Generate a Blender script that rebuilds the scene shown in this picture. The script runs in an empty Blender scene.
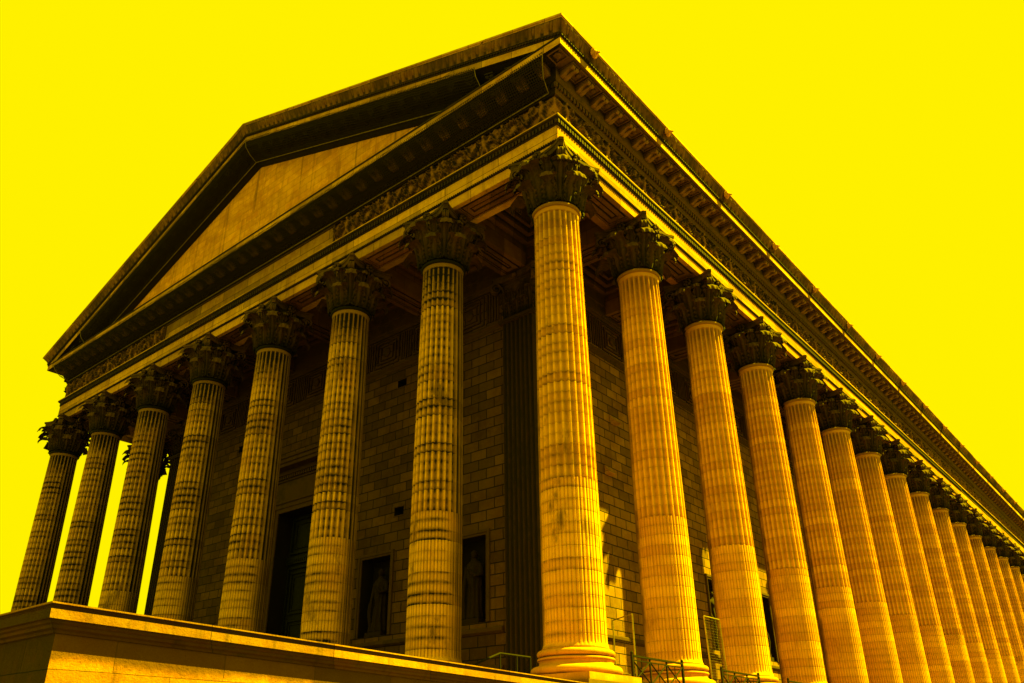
import bpy, bmesh, math, random
import numpy as np
from mathutils import Vector, Matrix

random.seed(7); np.random.seed(7)
C = bpy.context.scene.collection
PI = math.pi
SF, S = 5.876, 5.944     # column spacing, front and flank
W = 7 * SF               # front, axis to axis
L = 17 * S               # flank, axis to axis
FLOOR = -0.24

# ------------------------------------------------------------------ materials
class NT:
    def __init__(s, name):
        s.m = bpy.data.materials.new(name); s.m.use_nodes = True
        s.t = s.m.node_tree; s.n = s.t.nodes
        s.bsdf = s.n['Principled BSDF']; s.out = s.n['Material Output']
        s.tc = s.n.new('ShaderNodeTexCoord')
    def set(s, inp, v):
        if isinstance(v, bpy.types.NodeSocket): s.t.links.new(v, inp)
        else: inp.default_value = v
    def math(s, op, a, b=0.0, c=0.0, clamp=False):
        n = s.n.new('ShaderNodeMath'); n.operation = op; n.use_clamp = clamp
        s.set(n.inputs[0], a); s.set(n.inputs[1], b); s.set(n.inputs[2], c)
        return n.outputs[0]
    def noise(s, vec, scale, detail=4, rough=.6, dist=0.0):
        n = s.n.new('ShaderNodeTexNoise'); s.set(n.inputs['Vector'], vec)
        n.inputs['Scale'].default_value = scale; n.inputs['Detail'].default_value = detail
        n.inputs['Roughness'].default_value = rough; n.inputs['Distortion'].default_value = dist
        return n.outputs[0]
    def ramp(s, v, a, b, lo=0.0, hi=1.0):
        n = s.n.new('ShaderNodeMapRange'); n.interpolation_type = 'SMOOTHSTEP'
        s.set(n.inputs[0], v)
        for i, q in enumerate((a, b, lo, hi)): s.set(n.inputs[i + 1], q)
        return n.outputs[0]
    def scale(s, vec, sc, off=None):
        n = s.n.new('ShaderNodeMapping'); s.set(n.inputs[0], vec)
        n.inputs['Scale'].default_value = sc
        if off is not None: s.set(n.inputs['Location'], off)
        return n.outputs[0]
    def mix(s, f, a, b, mode='MIX'):
        n = s.n.new('ShaderNodeMix'); n.data_type = 'RGBA'; n.blend_type = mode
        s.set(n.inputs[0], f); s.set(n.inputs[6], a); s.set(n.inputs[7], b)
        return n.outputs[2]
    def sep(s, v):
        n = s.n.new('ShaderNodeSeparateXYZ'); s.set(n.inputs[0], v); return n.outputs
    def comb(s, x, y, z):
        n = s.n.new('ShaderNodeCombineXYZ'); s.set(n.inputs[0], x); s.set(n.inputs[1], y); s.set(n.inputs[2], z)
        return n.outputs[0]
    def bump(s, h, strength=.5, dist=.02, prev=None):
        n = s.n.new('ShaderNodeBump'); n.inputs['Strength'].default_value = strength
        n.inputs['Distance'].default_value = dist; s.set(n.inputs['Height'], h)
        if prev is not None: s.set(n.inputs['Normal'], prev)
        return n.outputs[0]

def c4(c): return (c[0], c[1], c[2], 1.0)
SOOT_SHADE = (.007, .0062, .003)  # mixed in both for soot and for painted shade

def stone(name, base, soot=.4, streak=.5, warm=.35, blocks=None, cavity=0.0, ao=0.0, rough=.9, rnd=False, mottle=1.0, joint_c=None, soot_shade_c=SOOT_SHADE, bump=.025, stain_shade=None, vary=.85):
    """weathered limestone: tone patches, soot blotches, rain streaks; blocks=(length, height, joint)"""
    k = NT(name)
    P = k.tc.outputs['Object']
    if rnd:
        oi = k.n.new('ShaderNodeObjectInfo')
        off = k.math('MULTIPLY', oi.outputs['Random'], 90.0)
        vm = k.n.new('ShaderNodeVectorMath'); vm.operation = 'ADD'
        k.set(vm.inputs[0], P); k.set(vm.inputs[1], k.comb(off, off, off)); PN = vm.outputs[0]
    else: PN = P
    n1 = k.noise(PN, .55, 5); n2 = k.noise(PN, 3.1, 6, .65); n3 = k.noise(PN, 17, 5, .7)
    st = k.noise(k.scale(PN, (3.2, 3.2, .16)), 1.0, 5, .6)
    light = tuple(min(1, q * 1.22) for q in base); dark = (base[0] * .66, base[1] * .58, base[2] * .5)
    col = k.mix(k.ramp(n1, .3, .7), c4(dark), c4(base))
    col = k.mix(k.math('MULTIPLY', k.ramp(n2, .45, .75), .6 * mottle), col, c4(light))
    col = k.mix(k.math('MULTIPLY', k.ramp(n2, .55, .25), warm), col, c4((base[0] * .75, base[1] * .52, base[2] * .4)))
    n4 = k.noise(P, 48, 3, .75); h = k.math('ADD', k.math('ADD', k.math('MULTIPLY', n2, .5), k.math('MULTIPLY', n3, .35)), k.math('MULTIPLY', n4, .18))
    col = k.mix(k.math('MULTIPLY', k.ramp(n3, .52, .72), .35), col, c4((base[0] * .45, base[1] * .38, base[2] * .3)))
    if blocks:
        bl, bh, jt = blocks
        x, y, z = k.sep(P)
        u = k.math('ADD', x, y)
        b = k.n.new('ShaderNodeTexBrick'); b.offset = .5; b.squash = 1
        wob = k.math('MULTIPLY', k.math('SUBTRACT', k.noise(P, 1.7, 3), .5), .06)
        k.set(b.inputs['Vector'], k.comb(k.math('ADD', u, wob), k.math('ADD', z, k.math('MULTIPLY', wob, .35)), 0.0))
        b.inputs['Scale'].default_value = 1.0
        b.inputs['Brick Width'].default_value = bl; b.inputs['Row Height'].default_value = bh
        b.inputs['Mortar Size'].default_value = jt; b.inputs['Mortar Smooth'].default_value = .35
        b.inputs['Bias'].default_value = 0.0
        b.inputs['Color1'].default_value = (.42, .42, .42, 1); b.inputs['Color2'].default_value = (1.12, 1.1, 1.05, 1)
        col = k.mix(vary, col, b.outputs['Color'], 'MULTIPLY')
        j = b.outputs['Fac']
        jc = joint_c or (SOOT_SHADE[0] * .8, SOOT_SHADE[1] * .8, SOOT_SHADE[2])
        col = k.mix(k.math('MULTIPLY', j, .92), col, c4(jc))
        h = k.math('SUBTRACT', h, k.math('MULTIPLY', j, 1.6))
    sm = k.ramp(k.math('ADD', k.math('MULTIPLY', n1, .5), k.math('MULTIPLY', n2, .5)), .62 - .32 * soot, .80 - .32 * soot)
    sm = k.math('MULTIPLY', sm, min(1, soot * 1.15))
    ss = k.math('MULTIPLY', k.ramp(st, .50, .72), streak)
    f = k.math('MAXIMUM', sm, ss)
    if stain_shade:      # dirt plus the coping's cast shadow painted in: fades below the level z0, on a top that falls by tilt per metre of y
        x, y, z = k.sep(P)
        lv = k.math('ADD', k.math('ADD', z, k.math('MULTIPLY', y, -stain_shade[2])), k.math('MULTIPLY', k.math('SUBTRACT', k.noise(P, 1.6, 5), .5), .35))
        f = k.math('MAXIMUM', f, k.math('MULTIPLY', k.ramp(lv, stain_shade[0], stain_shade[1]), .88))
    if cavity:  # deep carving painted darker, part soot and part shade
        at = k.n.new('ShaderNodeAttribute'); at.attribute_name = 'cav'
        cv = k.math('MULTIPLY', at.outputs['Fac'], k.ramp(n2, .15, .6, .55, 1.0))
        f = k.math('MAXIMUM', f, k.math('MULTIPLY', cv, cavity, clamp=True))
    if ao:  # creases darkened by occlusion: shade put into the colour
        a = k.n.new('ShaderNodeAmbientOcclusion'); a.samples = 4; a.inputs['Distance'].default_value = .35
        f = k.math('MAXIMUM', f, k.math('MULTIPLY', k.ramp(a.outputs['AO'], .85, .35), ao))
    col = k.mix(f, col, c4(soot_shade_c))
    k.set(k.bsdf.inputs['Base Color'], col)
    k.bsdf.inputs['Roughness'].default_value = rough
    k.bsdf.inputs['Specular IOR Level'].default_value = .2
    k.set(k.bsdf.inputs['Normal'], k.bump(h, .6, bump))
    return k.m

def shaft_material(name):
    """fluted drums: dark joints every course, darker flutes, each course with a tone of its own"""
    k = NT(name); P = k.tc.outputs['Object']
    oi = k.n.new('ShaderNodeObjectInfo'); off = k.math('MULTIPLY', oi.outputs['Random'], 70.0)
    vm = k.n.new('ShaderNodeVectorMath'); vm.operation = 'ADD'
    k.set(vm.inputs[0], P); k.set(vm.inputs[1], k.comb(off, off, off)); PN = vm.outputs[0]
    x, y, z = k.sep(P)
    n1 = k.noise(PN, .8, 5); n2 = k.noise(PN, 4.0, 6, .65); n3 = k.noise(PN, 22, 5, .7)
    ht = .365
    zw = k.math('ADD', z, k.math('MULTIPLY', k.math('SUBTRACT', k.noise(PN, 2.6, 2), .5), .05))
    q = k.math('DIVIDE', zw, ht)
    fr = k.math('FRACT', q); cell = k.math('FLOOR', q)
    wn = k.n.new('ShaderNodeTexWhiteNoise'); wn.noise_dimensions = '1D'; k.set(wn.inputs['W'], k.math('ADD', cell, off))
    tone = wn.outputs['Value']
    dj = k.math('MINIMUM', fr, k.math('SUBTRACT', 1.0, fr))          # 0 at a joint, .5 mid-course
    line = k.ramp(dj, .05, .008)
    halo = k.ramp(dj, .48, .0)
    at = k.n.new('ShaderNodeAttribute'); at.attribute_name = 'cav'; cav = at.outputs['Fac']
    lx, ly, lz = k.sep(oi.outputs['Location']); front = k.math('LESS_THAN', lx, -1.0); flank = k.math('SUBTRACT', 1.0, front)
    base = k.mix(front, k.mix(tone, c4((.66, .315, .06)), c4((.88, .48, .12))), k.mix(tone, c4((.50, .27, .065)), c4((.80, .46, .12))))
    base = k.mix(k.math('MULTIPLY', k.ramp(n1, .55, .25), .5), base, c4((.50, .21, .045)))
    base = k.mix(k.math('MULTIPLY', k.ramp(n2, .5, .8), .5), base, c4((.84, .46, .13)))
    # grime: strong around some joints, weak at others; darker in the flutes
    g = k.math('MULTIPLY', halo, k.ramp(k.math('ADD', k.math('MULTIPLY', n1, .55), k.math('MULTIPLY', n2, .45)), .34, .62, k.math('ADD', .12, k.math('MULTIPLY', front, .22)), .88))
    g = k.math('MULTIPLY', g, k.ramp(tone, 0, 1, 1.0, .25))
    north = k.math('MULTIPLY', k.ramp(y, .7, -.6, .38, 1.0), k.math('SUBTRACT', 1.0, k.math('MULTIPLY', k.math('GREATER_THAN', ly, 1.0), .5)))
    north = k.math('ADD', north, 0.0)                              # grime stronger toward the front, weaker on flank columns
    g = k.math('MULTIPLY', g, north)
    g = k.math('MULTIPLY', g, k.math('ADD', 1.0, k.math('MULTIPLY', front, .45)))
    gap = k.math('MULTIPLY', k.math('MULTIPLY', cav, k.ramp(n2, .2, .6, .6, 1.0)), k.math('ADD', .46, k.math('MULTIPLY', front, .34)))
    g = k.math('MAXIMUM', k.math('MULTIPLY', g, k.math('ADD', k.math('ADD', .72, k.math('MULTIPLY', front, .16)), k.math('MULTIPLY', cav, .2))), gap)
    g = k.math('ADD', g, k.math('MULTIPLY', k.math('MULTIPLY', gap, halo), .30), clamp=True)
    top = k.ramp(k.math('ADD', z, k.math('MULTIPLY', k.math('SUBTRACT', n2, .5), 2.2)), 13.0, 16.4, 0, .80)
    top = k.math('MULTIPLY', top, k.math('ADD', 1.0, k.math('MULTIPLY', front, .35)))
    blot = k.math('MULTIPLY', k.ramp(k.noise(k.scale(PN, (1, 1, .45)), .9, 5, .65), .53, .69), .74)
    blot = k.math('MULTIPLY', blot, north)
    f = k.math('MAXIMUM', g, blot)
    shade_side = k.math('ADD', k.math('MULTIPLY', front, k.ramp(k.math('ADD', y, k.math('MULTIPLY', k.math('SUBTRACT', n1, .5), .7)), -.75, .30)),
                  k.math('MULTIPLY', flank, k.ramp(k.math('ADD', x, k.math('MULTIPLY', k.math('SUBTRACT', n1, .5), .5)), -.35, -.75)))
    f = k.math('MAXIMUM', f, k.math('MULTIPLY', shade_side, k.math('ADD', .72, k.math('MULTIPLY', cav, .45))), clamp=True)  # inward-facing side of the shaft: soot with shade painted in
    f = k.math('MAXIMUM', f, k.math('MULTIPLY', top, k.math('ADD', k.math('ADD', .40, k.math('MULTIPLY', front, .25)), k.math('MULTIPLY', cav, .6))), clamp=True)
    f = k.math('MAXIMUM', f, k.math('MULTIPLY', line, k.math('MULTIPLY', k.ramp(n2, .3, .7, .12, .60), k.ramp(y, .9, -.3, .45, 1.0))), clamp=True)
    k.set(k.bsdf.inputs['Base Color'], k.mix(f, base, c4(SOOT_SHADE)))
    k.bsdf.inputs['Roughness'].default_value = .9; k.bsdf.inputs['Specular IOR Level'].default_value = .2
    h = k.math('SUBTRACT', k.math('ADD', k.math('MULTIPLY', n2, .5), k.math('MULTIPLY', n3, .3)), k.math('MULTIPLY', line, 1.0))
    k.set(k.bsdf.inputs['Normal'], k.bump(h, .6, .022))
    return k.m

def metal(name, col, rough=.5, met=.6):
    k = NT(name); P = k.tc.outputs['Object']
    n = k.noise(P, 6, 5); k.set(k.bsdf.inputs['Base Color'], k.mix(k.ramp(n, .4, .7), c4(col), c4(tuple(q * .55 for q in col))))
    k.bsdf.inputs['Roughness'].default_value = rough; k.bsdf.inputs['Metallic'].default_value = met
    k.bsdf.inputs['Specular IOR Level'].default_value = .12
    return k.m

def net_material(name):
    """thin square mesh netting: cords with gaps, laid out in the net's own metres"""
    k = NT(name); P = k.tc.outputs['Object']; x, y, z = k.sep(P)
    at = k.n.new('ShaderNodeAttribute'); at.attribute_name = 'netv'; v = at.outputs['Fac']
    def cord(c, step, w):
        fr = k.math('FRACT', k.math('DIVIDE', c, step)); return k.math('LESS_THAN', fr, w / step)
    sag = k.math('MULTIPLY', k.noise(P, .8, 2), .25)
    m = k.math('MAXIMUM', cord(k.math('ADD', x, sag), .10, .030), cord(k.math('ADD', v, sag), .10, .030))
    tr = k.n.new('ShaderNodeBsdfTransparent'); mx = k.n.new('ShaderNodeMixShader')
    k.bsdf.inputs['Base Color'].default_value = (.026, .020, .007, 1); k.bsdf.inputs['Roughness'].default_value = .9; k.bsdf.inputs['Specular IOR Level'].default_value = .05
    k.set(mx.inputs[0], m); k.set(mx.inputs[1], tr.outputs[0]); k.set(mx.inputs[2], k.bsdf.outputs[0])
    k.set(k.out.inputs[0], mx.outputs[0])
    return k.m

ORANGE = (.50, .27, .10)
M = dict(
    shaft=shaft_material('column_stone'),
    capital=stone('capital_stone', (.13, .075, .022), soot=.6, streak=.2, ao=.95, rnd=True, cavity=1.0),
    base=stone('base_stone', (.56, .27, .075), soot=.25, streak=.25, ao=.5),
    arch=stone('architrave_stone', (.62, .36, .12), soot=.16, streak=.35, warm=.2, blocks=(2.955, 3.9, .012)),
    bed=stone('bed_moulding_stone', (.13, .072, .022), soot=.5, streak=.1, ao=.8),
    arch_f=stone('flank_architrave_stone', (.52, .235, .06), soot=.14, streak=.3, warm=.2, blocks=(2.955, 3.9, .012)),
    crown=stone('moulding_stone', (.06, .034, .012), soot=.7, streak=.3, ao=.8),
    frieze=stone('frieze_stone', (.36, .18, .05), soot=.32, streak=.3, ao=.8, cavity=1.0),
    panel=stone('panel_stone', (.42, .25, .09), soot=.25, streak=.25, blocks=(2.3, 3.0, .015)),
    corona=stone('corona_stone', (.58, .34, .12), soot=.10, streak=.25, warm=.5, blocks=(1.6, 5.0, .01)),
    podium=stone('podium_stone', (.15, .09, .04), soot=.4, streak=.0),
    soffit_d=stone('shaded_soffit_stone', (.020, .012, .004), soot=.6, streak=.1),  # darker twin of the soffit stone, shade put into its colour
    bracket=stone('bracket_stone', (.24, .135, .038), soot=.35, streak=.0, ao=.85),
    soffit=stone('soffit_stone', (.17, .09, .026), soot=.45, streak=.0, ao=.6),
    ceil=stone('ceiling_stone', (.27, .13, .034), soot=.18, streak=.0, ao=.7, blocks=(1.3, 1.3, .01)),
    ceil_b=stone('beam_stone', (.17, .088, .024), soot=.2, streak=.0, ao=.8, blocks=(1.3, 1.3, .01)),
    ceil_d=stone('coffer_stone', (.035, .02, .008), soot=.6, streak=.0, ao=.7),
    sima=stone('sima_stone', (.30, .16, .045), soot=.55, streak=.1, ao=.8, cavity=.9),
    tymp=stone('tympanum_stone', (.80, .40, .09), soot=.2, streak=.5, warm=.5, blocks=(1.25, .46, .012), joint_c=(.40, .19, .05), vary=.35),
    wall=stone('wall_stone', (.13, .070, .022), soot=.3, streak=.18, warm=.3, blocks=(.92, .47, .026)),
    wallf=stone('wall_trim_stone', (.09, .05, .017), soot=.5, streak=.2, ao=.6),
    anta=stone('pilaster_stone', (.055, .032, .012), soot=.6, streak=.4, cavity=.9),
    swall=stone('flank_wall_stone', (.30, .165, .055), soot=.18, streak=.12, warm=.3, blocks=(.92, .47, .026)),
    niche=stone('niche_stone', (.012, .007, .003), soot=.6, streak=.2),
    statue=stone('statue_stone', (.022, .012, .004), soot=.4, streak=.3, ao=.8),
    cheek=stone('stair_wall_stone', (.52, .235, .05), soot=.5, streak=.7, warm=1.0, blocks=(1.9, .5, .008), joint_c=(.16, .08, .03), bump=.09, soot_shade_c=(.06, .028, .008), stain_shade=(-.98, -.76, -.0225)),
    cheek_d=stone('stair_wall_shaded_stone', (.07, .034, .010), soot=.45, streak=.5, warm=.8, blocks=(1.9, .5, .008), bump=.07),  # end face away from the sun: its shade is in the base colour
    coping=stone('coping_stone', (.16, .072, .018), soot=.5, streak=.45, bump=.06, warm=.7, ao=.6, blocks=(2.6, 9, .006)),
    coping_l=stone('coping_band_stone', (.46, .24, .06), soot=.35, streak=.6, bump=.06, warm=.7, blocks=(2.6, 9, .006)),
    iron=metal('green_iron', (.012, .010, .004), .8, 0),
    tube=metal('galvanised_tube', (.30, .25, .12), .45, .5),
    bronze=metal('dark_bronze', (.012, .013, .006), .6, .1),
    void=metal('dark_hollow', (.01, .01, .006), .9, 0),
    roof=metal('roof_lead', (.12, .11, .08), .6, .2),
    net=net_material('netting'),
    cord=metal('net_cord', (.22, .17, .06), .8, 0),
)
def paving():
    k = NT('paving'); P = k.tc.outputs['Object']
    n = k.noise(P, .6, 6, .6); n2 = k.noise(P, 9, 4)
    b = k.n.new('ShaderNodeTexBrick'); k.set(b.inputs['Vector'], P); b.inputs['Scale'].default_value = 1
    b.inputs['Brick Width'].default_value = 1.2; b.inputs['Row Height'].default_value = .8; b.inputs['Mortar Size'].default_value = .01
    b.inputs['Color1'].default_value = (.8, .8, .8, 1); b.inputs['Color2'].default_value = (1, 1, 1, 1); b.inputs['Mortar'].default_value = (.4, .4, .4, 1)
    col = k.mix(k.ramp(n, .3, .7), c4((.030, .022, .014)), c4((.05, .038, .024)))
    k.set(k.bsdf.inputs['Base Color'], k.mix(.8, col, b.outputs['Color'], 'MULTIPLY'))
    k.bsdf.inputs['Roughness'].default_value = .85; k.set(k.bsdf.inputs['Normal'], k.bump(n2, .3, .01))
    return k.m
M['paving'] = paving()

# ------------------------------------------------------------------ mesh building
def warp(v):
    """final fit of the entablature: a little higher and closer in than first drawn"""
    v = np.array(v, float).reshape(-1, 3)
    z = v[:, 2]; hi = np.clip((z - 18.3) / .3, 0, 1)
    z2 = z + np.interp(z, [16.0, 16.39, 18.67, 20.27, 21.59, 22.87, 23.545, 40], [0, .05, .035, .08, .105, .105, .115, .115])
    for ax, lim in ((0, W), (1, None)):
        c = v[:, ax]
        neg = (-W - c if ax == 0 else -c); pos = (c if ax == 0 else c - L)
        v[:, ax] = c - .09 * hi * np.clip((pos - .5) / .16, 0, 1) + .09 * hi * np.clip((neg - .5) / .16, 0, 1)
    v[:, 2] = z2
    return v

class MB:
    def __init__(s): s.v = []; s.f = []; s.n = 0; s.cav = []; s.attr = 'cav'
    def add(s, verts, faces, cav=None):
        verts = np.asarray(verts, float).reshape(-1, 3)
        s.v.append(verts); s.f += [tuple(i + s.n for i in f) for f in faces]; s.n += len(verts)
        s.cav.append(np.zeros(len(verts)) if cav is None else np.asarray(cav, float).reshape(-1))
    def box(s, x0, x1, y0, y1, z0, z1):
        v = [(x, y, z) for z in (z0, z1) for y in (y0, y1) for x in (x0, x1)]
        s.add(v, [(0, 2, 3, 1), (4, 5, 7, 6), (0, 1, 5, 4), (2, 6, 7, 3), (0, 4, 6, 2), (1, 3, 7, 5)])
    def hexa(s, p):  # eight points, bottom ring then top ring
        s.add(p, [(0, 3, 2, 1), (4, 5, 6, 7), (0, 1, 5, 4), (1, 2, 6, 5), (2, 3, 7, 6), (3, 0, 4, 7)])
    def grid(s, g, cu=False, cv=False, cav=None):
        g = np.asarray(g, float); a, b = g.shape[:2]; fs = []
        for i in range(a if cu else a - 1):
            for j in range(b if cv else b - 1):
                i2 = (i + 1) % a; j2 = (j + 1) % b
                fs.append((i * b + j, i * b + j2, i2 * b + j2, i2 * b + j))
        s.add(g.reshape(-1, 3), fs, None if cav is None else np.asarray(cav).reshape(-1))
    def lathe(s, prof, n=48, cx=0, cy=0):
        a = np.linspace(0, 2 * PI, n, endpoint=False)
        g = np.array([[(cx + r * math.cos(t), cy + r * math.sin(t), z) for t in a] for r, z in prof])
        s.grid(g, cv=True)
    def tube(s, pts, r, n=8, cap=True):
        pts = [Vector(p) for p in pts]; rs = r if hasattr(r, '__len__') else [r] * len(pts)
        rings = []; up = None
        for i, p in enumerate(pts):
            d = (pts[min(i + 1, len(pts) - 1)] - pts[max(i - 1, 0)]).normalized()
            if up is None: up = Vector((0, 0, 1)) if abs(d.z) < .9 else Vector((1, 0, 0))
            a = d.cross(up).normalized(); b = a.cross(d).normalized(); up = b
            rings.append([p + rs[i] * (math.cos(t) * a + math.sin(t) * b) for t in np.linspace(0, 2 * PI, n, endpoint=False)])
        base = s.n; s.grid(np.array([[tuple(q) for q in ring] for ring in rings]), cv=True)
        if cap:
            s.f.append(tuple(base + i for i in range(n))[::-1]); e = base + (len(pts) - 1) * n
            s.f.append(tuple(e + i for i in range(n)))
    def blob(s, c, r, n=8, m=6, jit=0.0):
        c = np.array(c, float); r = np.array(r if hasattr(r, '__len__') else (r, r, r), float)
        g = []
        for i in range(m + 1):
            ph = PI * i / m
            g.append([c + r * (1 + jit * (random.random() - .5)) * np.array((math.sin(ph) * math.cos(t), math.sin(ph) * math.sin(t), math.cos(ph))) for t in np.linspace(0, 2 * PI, n, endpoint=False)])
        s.grid(np.array(g), cv=True)
    def build(s, name, mat, parent=None, smooth=False, angle=None, loc=None, merge=False, w=True):
        me = bpy.data.meshes.new(name)
        v = np.concatenate(s.v)
        if w: v = warp(v)
        elif w is None:      # built about its own column axis: heights only
            v[:, 2] += np.interp(v[:, 2], [16.0, 16.39, 18.67, 20], [0, .05, .035, .035])
        me.from_pydata(v.tolist(), [], s.f)
        cv = np.concatenate(s.cav)
        if np.any(cv != 0):
            at = me.attributes.new(s.attr, 'FLOAT', 'POINT'); at.data.foreach_set('value', cv.astype(np.float32))
        me.materials.append(mat); me.validate()
        if merge or not smooth:
            bm = bmesh.new(); bm.from_mesh(me)
            if merge: bmesh.ops.remove_doubles(bm, verts=bm.verts, dist=1e-4)
            bmesh.ops.recalc_face_normals(bm, faces=bm.faces); bm.to_mesh(me); bm.free()
        if smooth:
            me.polygons.foreach_set('use_smooth', [True] * len(me.polygons))
            if angle: me.set_sharp_from_angle(angle=math.radians(angle))
        o = bpy.data.objects.new(name, me); C.objects.link(o)
        if parent is not None: o.parent = parent
        if loc is not None: o.location = loc
        return o

def empty(name, loc=(0, 0, 0), parent=None):
    o = bpy.data.objects.new(name, None); C.objects.link(o); o.location = loc; o.empty_display_size = .5
    if parent is not None: o.parent = parent
    return o
def tag(o, label=None, cat=None, group=None, kind=None):
    if label: o['label'] = label
    if cat: o['category'] = cat
    if group: o['group'] = group
    if kind: o['kind'] = kind
    return o
def copy_tree(o, parent=None):
    c = o.copy(); C.objects.link(c)
    c.parent = parent
    for ch in list(o.children): copy_tree(ch, c)
    return c

church = empty('temple_church')
tag(church, 'temple-shaped stone church ringed by fluted Corinthian columns under a wide bare gable', 'church')

# --- helpers for the rectangular ring: o = distance outward of the column axis
def side_pts(side, o, z):
    """start and end of a line at offset o on one side of the building, mitred at both corners"""
    if side == 'right': return (o, -o, z), (o, L + o, z)
    if side == 'left': return (-W - o, -o, z), (-W - o, L + o, z)
    if side == 'front': return (-W - o, -o, z), (o, -o, z)
    if side == 'back': return (-W - o, L + o, z), (o, L + o, z)
def run(mb, side, prof, close=False):
    g = np.array([side_pts(side, o, z) for o, z in prof])
    mb.grid(g, cu=close)

# ------------------------------------------------------------------ the columns
ZB, ZS, ZC, ZA = .74, 16.39, 18.67, 5.8     # base top, shaft top, capital top, top of the filled flutes
R0, R1 = .955, .83
def shaft_r(z):
    t = max(0, (z - ZB) / (ZS - ZB)); 
    return R0 - (R0 - R1) * max(0, (t - .12) / .88) ** 1.5
def make_shaft():
    mb = MB(); NF = 24; SEG = 10
    zs = [ZB - .02, ZB + .04, ZB + .09, ZB + .14, ZB + .22, ZB + .36]
    zs += list(np.arange(ZB + .8, ZA - .1, .73)) + [ZA - .04, ZA - .001, ZA + .001, ZA + .03]
    zs += list(np.arange(ZA + .6, ZS - .8, .73)) + [ZS - .62, ZS - .46, ZS - .38, ZS - .32, ZS - .29, ZS - .24, ZS - .2, ZS - .15]
    g = []; cv = []
    for z in zs:
        r = shaft_r(z)
        if z < ZB + .2: r += .05 * (1 - (z - ZB + .02) / .22) ** 2
        if z > ZS - .32: r += .03 * ((z - (ZS - .32)) / .17) ** 2
        amp = 1.0
        if z < ZB + .36: amp = min(1, max(0, (z - ZB - .03) / .10))
        if z > ZS - .46: amp = math.sqrt(max(0, 1 - ((z - (ZS - .46)) / .17) ** 2)) if z < ZS - .29 else 0
        row = []; cr = []
        for k in range(NF * SEG):
            p = (k % SEG) / SEG
            a = 2 * PI * k / (NF * SEG)
            d = 0; c = 0
            if .12 < p < .88 + 1e-6:
                q = (p - .5) / .38
                w = math.sqrt(max(0, 1 - q * q))
                if z > ZA: d = .092 * w; c = w ** 1.4
                else:
                    d = .030 + .012 * abs(q) - .038 * w * (1 - abs(q) ** 3) + .01; d = max(0, d); c = .25 + .75 * abs(q) ** 2
            rr = r - d * amp
            row.append((rr * math.cos(a), rr * math.sin(a), z)); cr.append(c * amp)
        g.append(row); cv.append(cr)
    mb.grid(np.array(g), cv=True, cav=np.array(cv))
    # collar ring (astragal) under the capital
    pr = [(shaft_r(ZS) + .01, ZS - .17)]
    for t in np.linspace(-PI / 2, PI / 2, 9): pr.append((shaft_r(ZS) + .04 + .065 * math.cos(t), ZS - .09 + .07 * math.sin(t)))
    pr += [(shaft_r(ZS) - .02, ZS)]
    mb.lathe(pr, 64); mb.cav[-1][:] = .75
    return mb
def torus_prof(r, zc, h, n=8): return [(r + h * math.cos(t), zc + h * math.sin(t)) for t in np.linspace(-PI / 2, PI / 2, n)]
def make_base():
    mb = MB()
    pr = [(.9, -.03)] + torus_prof(1.22, .10, .13) + [(1.20, .235), (1.13, .26), (1.09, .31), (1.10, .37), (1.13, .39)] \
        + torus_prof(1.11, .43, .04, 6) + [(1.08, .475), (1.06, .49)] + torus_prof(1.06, .59, .095) + [(1.04, .69), (1.01, .70), (1.01, .735), (.9, .74)]
    mb.lathe(pr, 72); return mb
def bell(z):   # bare core of the capital
    t = (z - ZS) / (ZC - .3 - ZS); return .78 + .07 * t + .22 * max(0, t) ** 5
def leaf(mb, a, h, hw, curl, off, flat=None, z0=ZS + .02, lean=.06):
    h *= random.uniform(.95, 1.05); curl *= random.uniform(.85, 1.2); twist = random.uniform(-.10, .10)
    NU, NV, VB = 15, 34, .60; g = []; cv = []
    for j in range(NV):
        v = j / (NV - 1)
        if v < VB:
            z = z0 + h * (v / VB) * .93; r = off + lean * (v / VB) ** 2 + .03 + .07 * math.sin(PI * v / VB) * (curl > .3)
            if flat is None: r += bell(z) - .78
            nz, nr = 0, 1
        else:
            q = (v - VB) / (1 - VB) * 3.3
            z = z0 + h * .93 + curl * .62 * math.sin(q); r = off + lean + .03 + curl * (1 - math.cos(q)) * .62 + .05 * q * curl
            if flat is None: r += bell(z0 + h * .93) - .78
        wprof = (.80 + .28 * math.sin(PI * min(1, v / .8))) * (1 if v < .72 else max(.45, 1 - ((v - .72) / .28) ** 2 * .5))
        lobe = 1 - .46 * abs(math.sin(PI * v * 5.0)) ** 1.2
        for i in range(NU):
            u = -1 + 2 * i / (NU - 1)
            ww = hw * wprof * (lobe if abs(u) > .75 else 1 if abs(u) < .45 else (1 + lobe) / 2)
            rib = .05 * (1 - abs(u)) ** 2 + .030 * math.cos(u * PI * 3.0) + .05 * abs(u) ** 2 * math.cos(v * PI * 10)
            rr = r + rib * (1 if v < .7 else .5)
            if flat is None:
                th = a + u * ww / .95 + (twist * (v - VB) if v > VB else 0)
                g.append((rr * math.cos(th), rr * math.sin(th), z - .03 * abs(u) * h))
            else:
                cx, cy = flat; # leaf on a flat face: centre, direction a
                px = cx + rr * math.cos(a) - u * ww * math.sin(a); py = cy + rr * math.sin(a) + u * ww * math.cos(a)
                g.append((px, py, z - .03 * abs(u) * h))
            cv.append(min(1, max(0, 1.0 - 1.15 * v) + max(0, .8 - 16 * rib) * .4))
    g = np.array(g).reshape(NV, NU, 3); cv = np.array(cv).reshape(NV, NU)
    mb.grid(g, cav=cv)
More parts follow.
